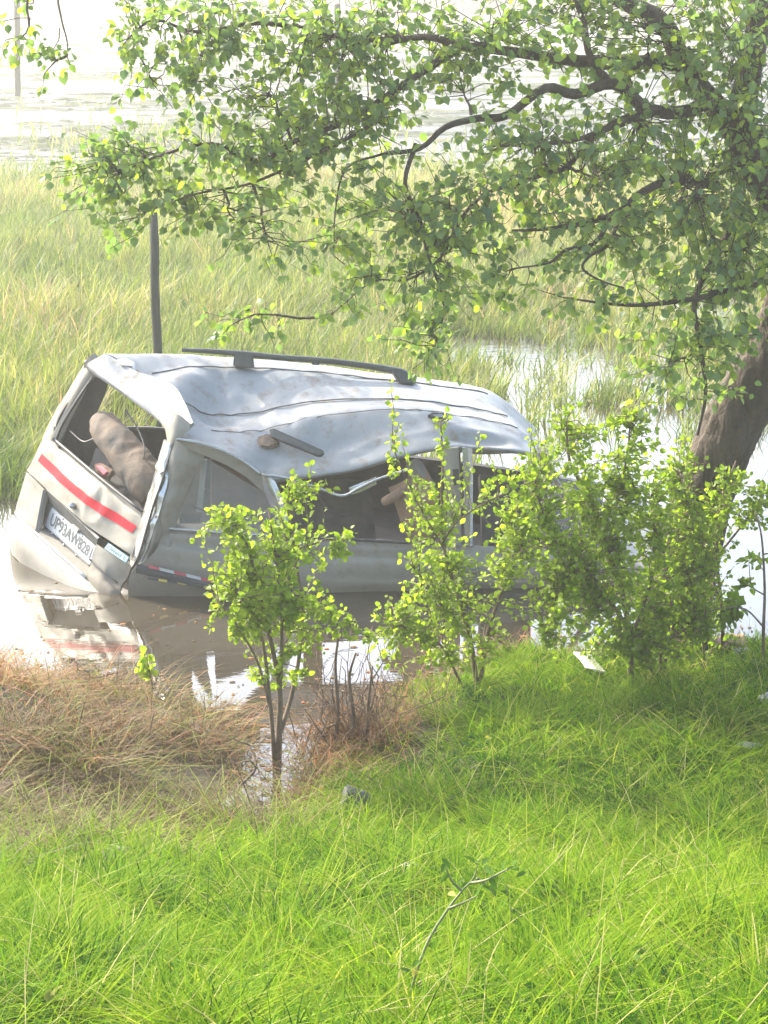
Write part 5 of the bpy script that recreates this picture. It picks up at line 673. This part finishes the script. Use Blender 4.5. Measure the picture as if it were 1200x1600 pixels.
shrub('thin_sapling', (2.273, 12.017, 0.2), 'thin bare stemmed sapling at the right water edge', [([(2.284, 12.068, 0.15), (2.242, 11.9, 0.527), (2.238, 11.9, 0.764), (2.206, 11.9, 1.076), (2.161, 11.9, 1.23)], 0.012, 0.004), ([(2.242, 11.9, 0.527), (2.122, 11.85, 0.653), (1.982, 11.8, 0.677), (1.871, 11.8, 0.645)], 0.006, 0.003), ([(2.24, 11.9, 0.724), (2.162, 11.9, 0.783), (2.138, 11.9, 0.92)], 0.005, 0.002)], [(2.061, 11.82, 0.651, 0.164, 0.077, 48), (2.118, 11.85, 0.74, 0.126, 0.077, 33), (1.967, 11.8, 0.579, 0.087, 0.058, 25), (2.194, 11.9, 0.92, 0.068, 0.117, 22)], 0.055, None, 'sapling', 0.3)
shrub('small_sprout', (-1.388, 11.753, 0.06), 'small yellow green sprout beside the sunken van rear corner', [([(-1.383, 11.83, 0.0), (-1.378, 11.9, 0.168), (-1.398, 11.9, 0.288), (-1.41, 11.9, 0.376)], 0.006, 0.002), ([(-1.379, 11.9, 0.128), (-1.347, 11.9, 0.208), (-1.33, 11.9, 0.264)], 0.004, 0.002)], [(-1.404, 11.9, 0.328, 0.068, 0.078, 29), (-1.378, 11.9, 0.188, 0.078, 0.097, 29)], 0.05, None, 'sprout', 0.7)
# dry brushwood clump between the shrubs
br = thing('dry_bush', (-0.145, 11.252, 0.05), 'dead brown brushwood clump standing at the channel edge', 'dry bush')
b = Bag(); c0 = np.array((-0.163, 11.229, 0.02))
for k in range(110):
    s = c0 + np.array([RNG.normal(0, 0.12), RNG.normal(0, 0.12), 0]); t = s + np.array([RNG.normal(0, 0.14), RNG.normal(0, 0.12), RNG.uniform(0.12, 0.62)]); b.tube(curve_pts(s, t, RNG.normal(0, .1), 6, 0.09), np.linspace(0.0042, 0.0015, 6) * RNG.uniform(0.6, 1.5), 4)
tag(link('brushwood', b.mesh('brushwood'), M['drytwig'], br), None, None, None, 'stuff')
for P in [[(-0.278, 11.201, 0.0), (-0.257, 11.1, 0.297), (-0.269, 11.1, 0.56), (-0.247, 11.1, 0.764)], [(-0.101, 11.162, 0.0), (-0.089, 11.1, 0.297), (-0.064, 11.1, 0.56)], [(-0.199, 11.181, 0.0), (-0.171, 11.1, 0.259), (-0.192, 11.1, 0.485), (-0.156, 11.1, 0.634)]]: tube('stalk', P, np.linspace(0.016, 0.006, len(P)), M['drytwig'], br, 6, 5)
n = 900; c0 = np.array((-0.175, 11.28, 0.02)); P = np.stack([c0[0] + RNG.normal(0, 0.17, n), c0[1] + RNG.normal(0, 0.16, n), np.zeros(n)], -1); P[:, 2] = np.maximum(ground(P[:, 0], P[:, 1]), 0) - 0.01
blades('straw', P, 0.15 + 0.35 * RNG.random(n), 0.003 + 0.003 * RNG.random(n), 0.2 + 0.5 * RNG.random(n), 0.2 + 0.8 * RNG.random(n), np.clip(RNG.normal(0.5, 0.2, n), 0, .9), M['dry'], None, None, 'stuff', br)
# bare fallen branches on the dead grass
for P, lab in [([(-2.184, 11.9, -0.156), (-2.005, 11.9, 0.007), (-1.878, 11.85, 0.145), (-1.743, 11.85, 0.217), (-1.571, 11.85, 0.265)], 'bare dark branch arching over the dead grass mound'), ([(-2.219, 11.7, 0.179), (-2.124, 11.5, 0.113), (-2.027, 11.4, 0.013)], 'short dark stick lying at the left picture edge of the dead grass'), ([(-1.643, 11.9, 0.007), (-1.696, 11.9, 0.108), (-1.828, 11.9, 0.168), (-1.924, 11.9, 0.148)], 'bent bare twig hanging down to the water from the dead mound'), ([(-1.558, 10.9, -0.174), (-1.465, 10.9, -0.049), (-1.366, 10.9, 0.071), (-1.292, 10.9, 0.221), (-1.26, 10.9, 0.351)], 'thin leaning stick rising from the middle of the dead grass'), ([(-0.688, 10.3, -0.052), (-0.783, 10.5, 0.046), (-0.686, 10.6, 0.152), (-0.725, 10.7, 0.242)], 'dark twig lying in the narrow water channel')]:
    br2 = thing('fallen_branch', P[0], lab, 'branch', 'bare branches at the water edge'); tube('bough', P, np.linspace(0.013, 0.004, len(P)), M['drytwig'], br2, 6, 5)
    for k in range(3):
        a = np.array(P[1 + k % (len(P) - 1)]); tube('side_twig', curve_pts(a, a + np.array([RNG.normal(0, .12), RNG.normal(0, .1), RNG.uniform(-.06, .16)]), .05, 5), np.linspace(.006, .002, 5), M['drytwig'], br2, 5, 3)
# leggy weed in the front grass
wd = thing('leggy_weed', (0.08, 5.97, 1.099), 'leggy grey green weed bending over the bright front grass', 'weed')
tube('stem', [(0.071, 5.92, 1.097), (0.081, 5.94, 1.229), (0.103, 5.96, 1.316), (0.142, 5.98, 1.414), (0.198, 6.0, 1.501), (0.241, 6.02, 1.552), (0.276, 6.02, 1.595), (0.291, 6.02, 1.657)], [.005, .005, .0048, .0045, .004, .0032, .0025, .0012], M['greenstem'], wd, 8, 5)
SPR = [[(0.267, 6.02, 1.578), (0.313, 5.97, 1.611), (0.36, 5.94, 1.652), (0.397, 5.92, 1.682)], [(0.198, 6.0, 1.501), (0.246, 5.97, 1.537), (0.283, 5.94, 1.572)], [(0.286, 6.02, 1.595), (0.32, 6.02, 1.567), (0.346, 6.02, 1.535)], [(0.241, 6.02, 1.552), (0.207, 6.02, 1.589), (0.187, 6.02, 1.642)]]
for P in SPR: tube('side_stem', P, np.linspace(.005, .002, len(P)), M['greenstem'], wd, 6, 4)
lp = np.array([(0.189, 6.02, 1.642), (0.197, 6.02, 1.616), (0.177, 6.02, 1.663), (0.237, 6.02, 1.561), (0.221, 6.02, 1.578), (0.292, 6.02, 1.653), (0.284, 6.02, 1.642), (0.3, 6.02, 1.638), (0.314, 6.0, 1.651), (0.323, 5.97, 1.622), (0.36, 5.94, 1.652), (0.388, 5.92, 1.682), (0.399, 5.92, 1.687), (0.411, 5.92, 1.674), (0.431, 5.92, 1.661), (0.346, 6.02, 1.535), (0.332, 6.02, 1.552), (0.283, 5.94, 1.572), (0.198, 6.02, 1.546), (0.249, 6.02, 1.595), (0.109, 5.96, 1.349), (0.134, 5.97, 1.387), (0.099, 5.95, 1.289), (0.087, 5.95, 1.31)])
leaves(lp, RNG.normal(0, 1, (len(lp), 3)) + np.array([0, -.3, .3]), 0.034 + 0.02 * RNG.random(len(lp)), np.where(RNG.random(len(lp)) < .15, .95, .35), M['weedleaf'], wd, 0.1, 0.4, 0.62, 300)
w2 = thing('small_weed', (0.469, 7.1, 0.855), 'small dark stemmed weed beside the leggy weed in front grass', 'weed')
tube('stem', [(0.47, 7.1, 0.83), (0.466, 7.1, 0.932), (0.46, 7.1, 0.996), (0.443, 7.1, 1.071)], [.005, .005, .004, .002], M['greenstem'], w2, 6, 4); tube('side_stem', [(0.469, 7.1, 0.919), (0.496, 7.1, 0.963), (0.519, 7.1, 1.003)], [.004, .003, .002], M['greenstem'], w2, 6, 4)
lp = np.array([(0.443, 7.1, 1.071), (0.455, 7.1, 1.021), (0.519, 7.1, 1.003), (0.505, 7.1, 0.983), (0.463, 7.1, 0.957), (0.469, 7.1, 0.906), (0.427, 7.1, 1.054)]); leaves(lp, RNG.normal(0, 1, (len(lp), 3)), 0.045 + 0.02 * RNG.random(len(lp)), RNG.random(len(lp)) * .6, M['weedleaf'], w2, 0.1, 0.4, 0.6, 300)
# broad leaved weeds low in the sward
nw = 170; x, y = lawn(nw, 5.6, 12.2, 0.9); k_ = (shore_dist(x, y) > 0.3) & (deadzone(x, y) < 0.5); x, y = x[k_], y[k_]; nw = len(x); k = 8
bx, by = np.repeat(x, k) + RNG.normal(0, 0.03, nw * k), np.repeat(y, k) + RNG.normal(0, 0.03, nw * k); n = nw * k
pos = np.stack([bx, by, ground(bx, by) + RNG.uniform(0.04, 0.15, n)], -1); D, Nn, X = leaf_frames(n, RNG.normal(0, 1, (n, 3)) * np.array([1, 1, .3]) + np.array([0, 0, .25]), 0.0, 0.3); sz = np.repeat(RNG.uniform(0.028, 0.058, nw), k) * RNG.uniform(.7, 1.2, n)
V = pos[:, None] + sz[:, None, None] * (LV[None, :, 0:1] * 0.75 * X[:, None] + LV[None, :, 1:2] * D[:, None] + LV[None, :, 2:3] * Nn[:, None])
tag(link('broad_weeds', raw_mesh('broad_weeds', V.reshape(-1, 3), (np.arange(n)[:, None, None] * 8 + LT[None]).reshape(-1, 3), np.repeat(np.clip(np.repeat(RNG.normal(.4, .2, nw), k), 0, 1), 8)), M['weedleaf']), 'low broad leaved weeds scattered through the green grass', None, None, 'stuff')
# ------------------------------------------------------------------ litter
def lump(name, loc, size, mat, label, cat, seed, group=None, parts=None):
    import bmesh; me = bpy.data.meshes.new(name); bm = bmesh.new(); bmesh.ops.create_icosphere(bm, subdivisions=4, radius=1)
    for v in bm.verts:
        p = v.co * 1.3 + Vector((seed * 3.1, 0, 0)); k = 1 + 0.35 * mnoise.fractal(p, 1, 2, 4) + 0.25 * mnoise.noise(p * 2.7)
        v.co = Vector((v.co.x * size[0], v.co.y * size[1], v.co.z * size[2])) * k
    bm.to_mesh(me); bm.free(); me.polygons.foreach_set('use_smooth', np.full(len(me.polygons), True)); o = link(name, me, mat); o.location = loc; return tag(o, label, cat, group)
o = sheet('white_board', np.array([[(1.144, 12.129, 0.3), (1.2, 12.147, 0.29), (1.256, 12.158, 0.27)], [(1.172, 12.014, 0.29), (1.223, 11.978, 0.29), (1.282, 12.031, 0.26)], [(1.195, 11.918, 0.27), (1.249, 11.854, 0.28), (1.32, 11.906, 0.25)]]), M['litter'], None, (4, 4), 0.012, 0.02, 5, 51); tag(o, 'pale pinkish torn board lying on the grass below the shrubs', 'litter')
def on_ground(p, dz=0.0): return (p[0], p[1], gz(p[0], p[1]) + dz)
lump('rag', on_ground((-0.143, 9.984, 0.1), .06), (.085, .075, .11), M['rag'], 'crumpled grey and white rag at the channel end', 'rag', 3)
lump('stone', on_ground((-1.195, 8.826, 0.42), .05), (.085, .07, .06), M['stone'], 'pale stone half hidden where the dead grass meets the lawn', 'stone', 5)
lump('plastic_bag', on_ground((0.108, 8.217, 0.55), .10), (.035, .03, .025), M['litter'], 'small whitish plastic scrap in the middle of the front grass', 'litter', 8)
lump('paper_scrap', on_ground((1.982, 10.786, 0.22), .06), (.06, .03, .018), M['litter'], 'white paper scrap in the shaded grass at right', 'litter', 9)
lump('white_pebble', on_ground((2.162, 11.281, 0.22), .06), (.045, .035, .03), M['litter'], 'white lump at the right edge above the shaded grass', 'litter', 10)
hp = thing('debris_heap', on_ground((2.211, 12.861, 0.1)), 'brown debris heap with a pale slab at the right waterline', 'debris')
for k, p in enumerate([(2.131, 12.878, 0.12), (2.201, 12.857, 0.14), (2.279, 12.905, 0.12), (2.133, 12.691, 0.16), (2.211, 12.674, 0.17)]):
    l = lump('rubble', p, (.10, .05, .022), M['brownlitter'], None, None, 20 + k); l.rotation_euler.z = k * 0.7; l.parent = hp; l.matrix_parent_inverse = parent_inverse(hp)
slab('pale_slab', [(2.167, 12.554, 0.18), (2.285, 12.592, 0.18), (2.304, 12.558, 0.17), (2.176, 12.508, 0.17)], M['litter'], hp, 0.03, None, 0.006)
n0 = 26000; x, y = RNG.uniform(-3.6, 3.4, n0), RNG.uniform(9.8, 14.6, n0); d = -shore_dist(x, y)
keep = (d > 0.01) & (RNG.random(n0) < 0.45 * np.exp(-d / 0.22) + 0.012 * np.clip(0.6 + wob(x, y, 2.5, 4), 0, 2)); x, y = x[keep], y[keep]; n = len(x); ang = np.linspace(0, 2 * math.pi, 6)[:-1]
r_ = 0.006 + 0.018 * RNG.random(n) ** 2; V = np.concatenate([np.stack([x[:, None] + r_[:, None] * np.cos(ang) * RNG.uniform(.4, 1.6, (n, 1)), y[:, None] + r_[:, None] * np.sin(ang), np.full((n, 5), 0.004)], -1), np.stack([x, y, np.full(n, 0.010)], -1)[:, None]], 1)
F = (np.arange(n)[:, None, None] * 6 + np.array([(k, (k + 1) % 5, 5) for k in range(5)])[None]).reshape(-1, 3)
tag(link('floating_scum', raw_mesh('floating_scum', V.reshape(-1, 3), F, np.repeat(RNG.random(n) * 0.8, 6)), M['dry']), 'bits of leaf and scum floating along the water edge', None, None, 'stuff')
# ------------------------------------------------------------------ added veil of air standing in for lens glare
me = bpy.data.meshes.new('veil'); x0, x1, y0, y1, z0, z1 = -620, 620, -70, 1250, -3, 16
me.from_pydata([(x, y, z) for x in (x0, x1) for y in (y0, y1) for z in (z0, z1)], [], [(0, 1, 3, 2), (4, 6, 7, 5), (0, 4, 5, 1), (2, 3, 7, 6), (0, 2, 6, 4), (1, 5, 7, 3)])
hz = link('veil', me, None); tag(hz, 'thin bright haze added to stand for lens glare', None, None, 'stuff')
m = bpy.data.materials.new('lens_veil'); m.use_nodes = True; m.node_tree.nodes.remove(m.node_tree.nodes['Principled BSDF'])
pv = m.node_tree.nodes.new('ShaderNodeVolumePrincipled'); pv.inputs['Color'].default_value = (1.0, 0.99, 0.90, 1); pv.inputs['Density'].default_value = 0.0024; pv.inputs['Anisotropy'].default_value = 0.35
m.node_tree.links.new(pv.outputs[0], m.node_tree.nodes['Material Output'].inputs['Volume']); me.materials.append(m)
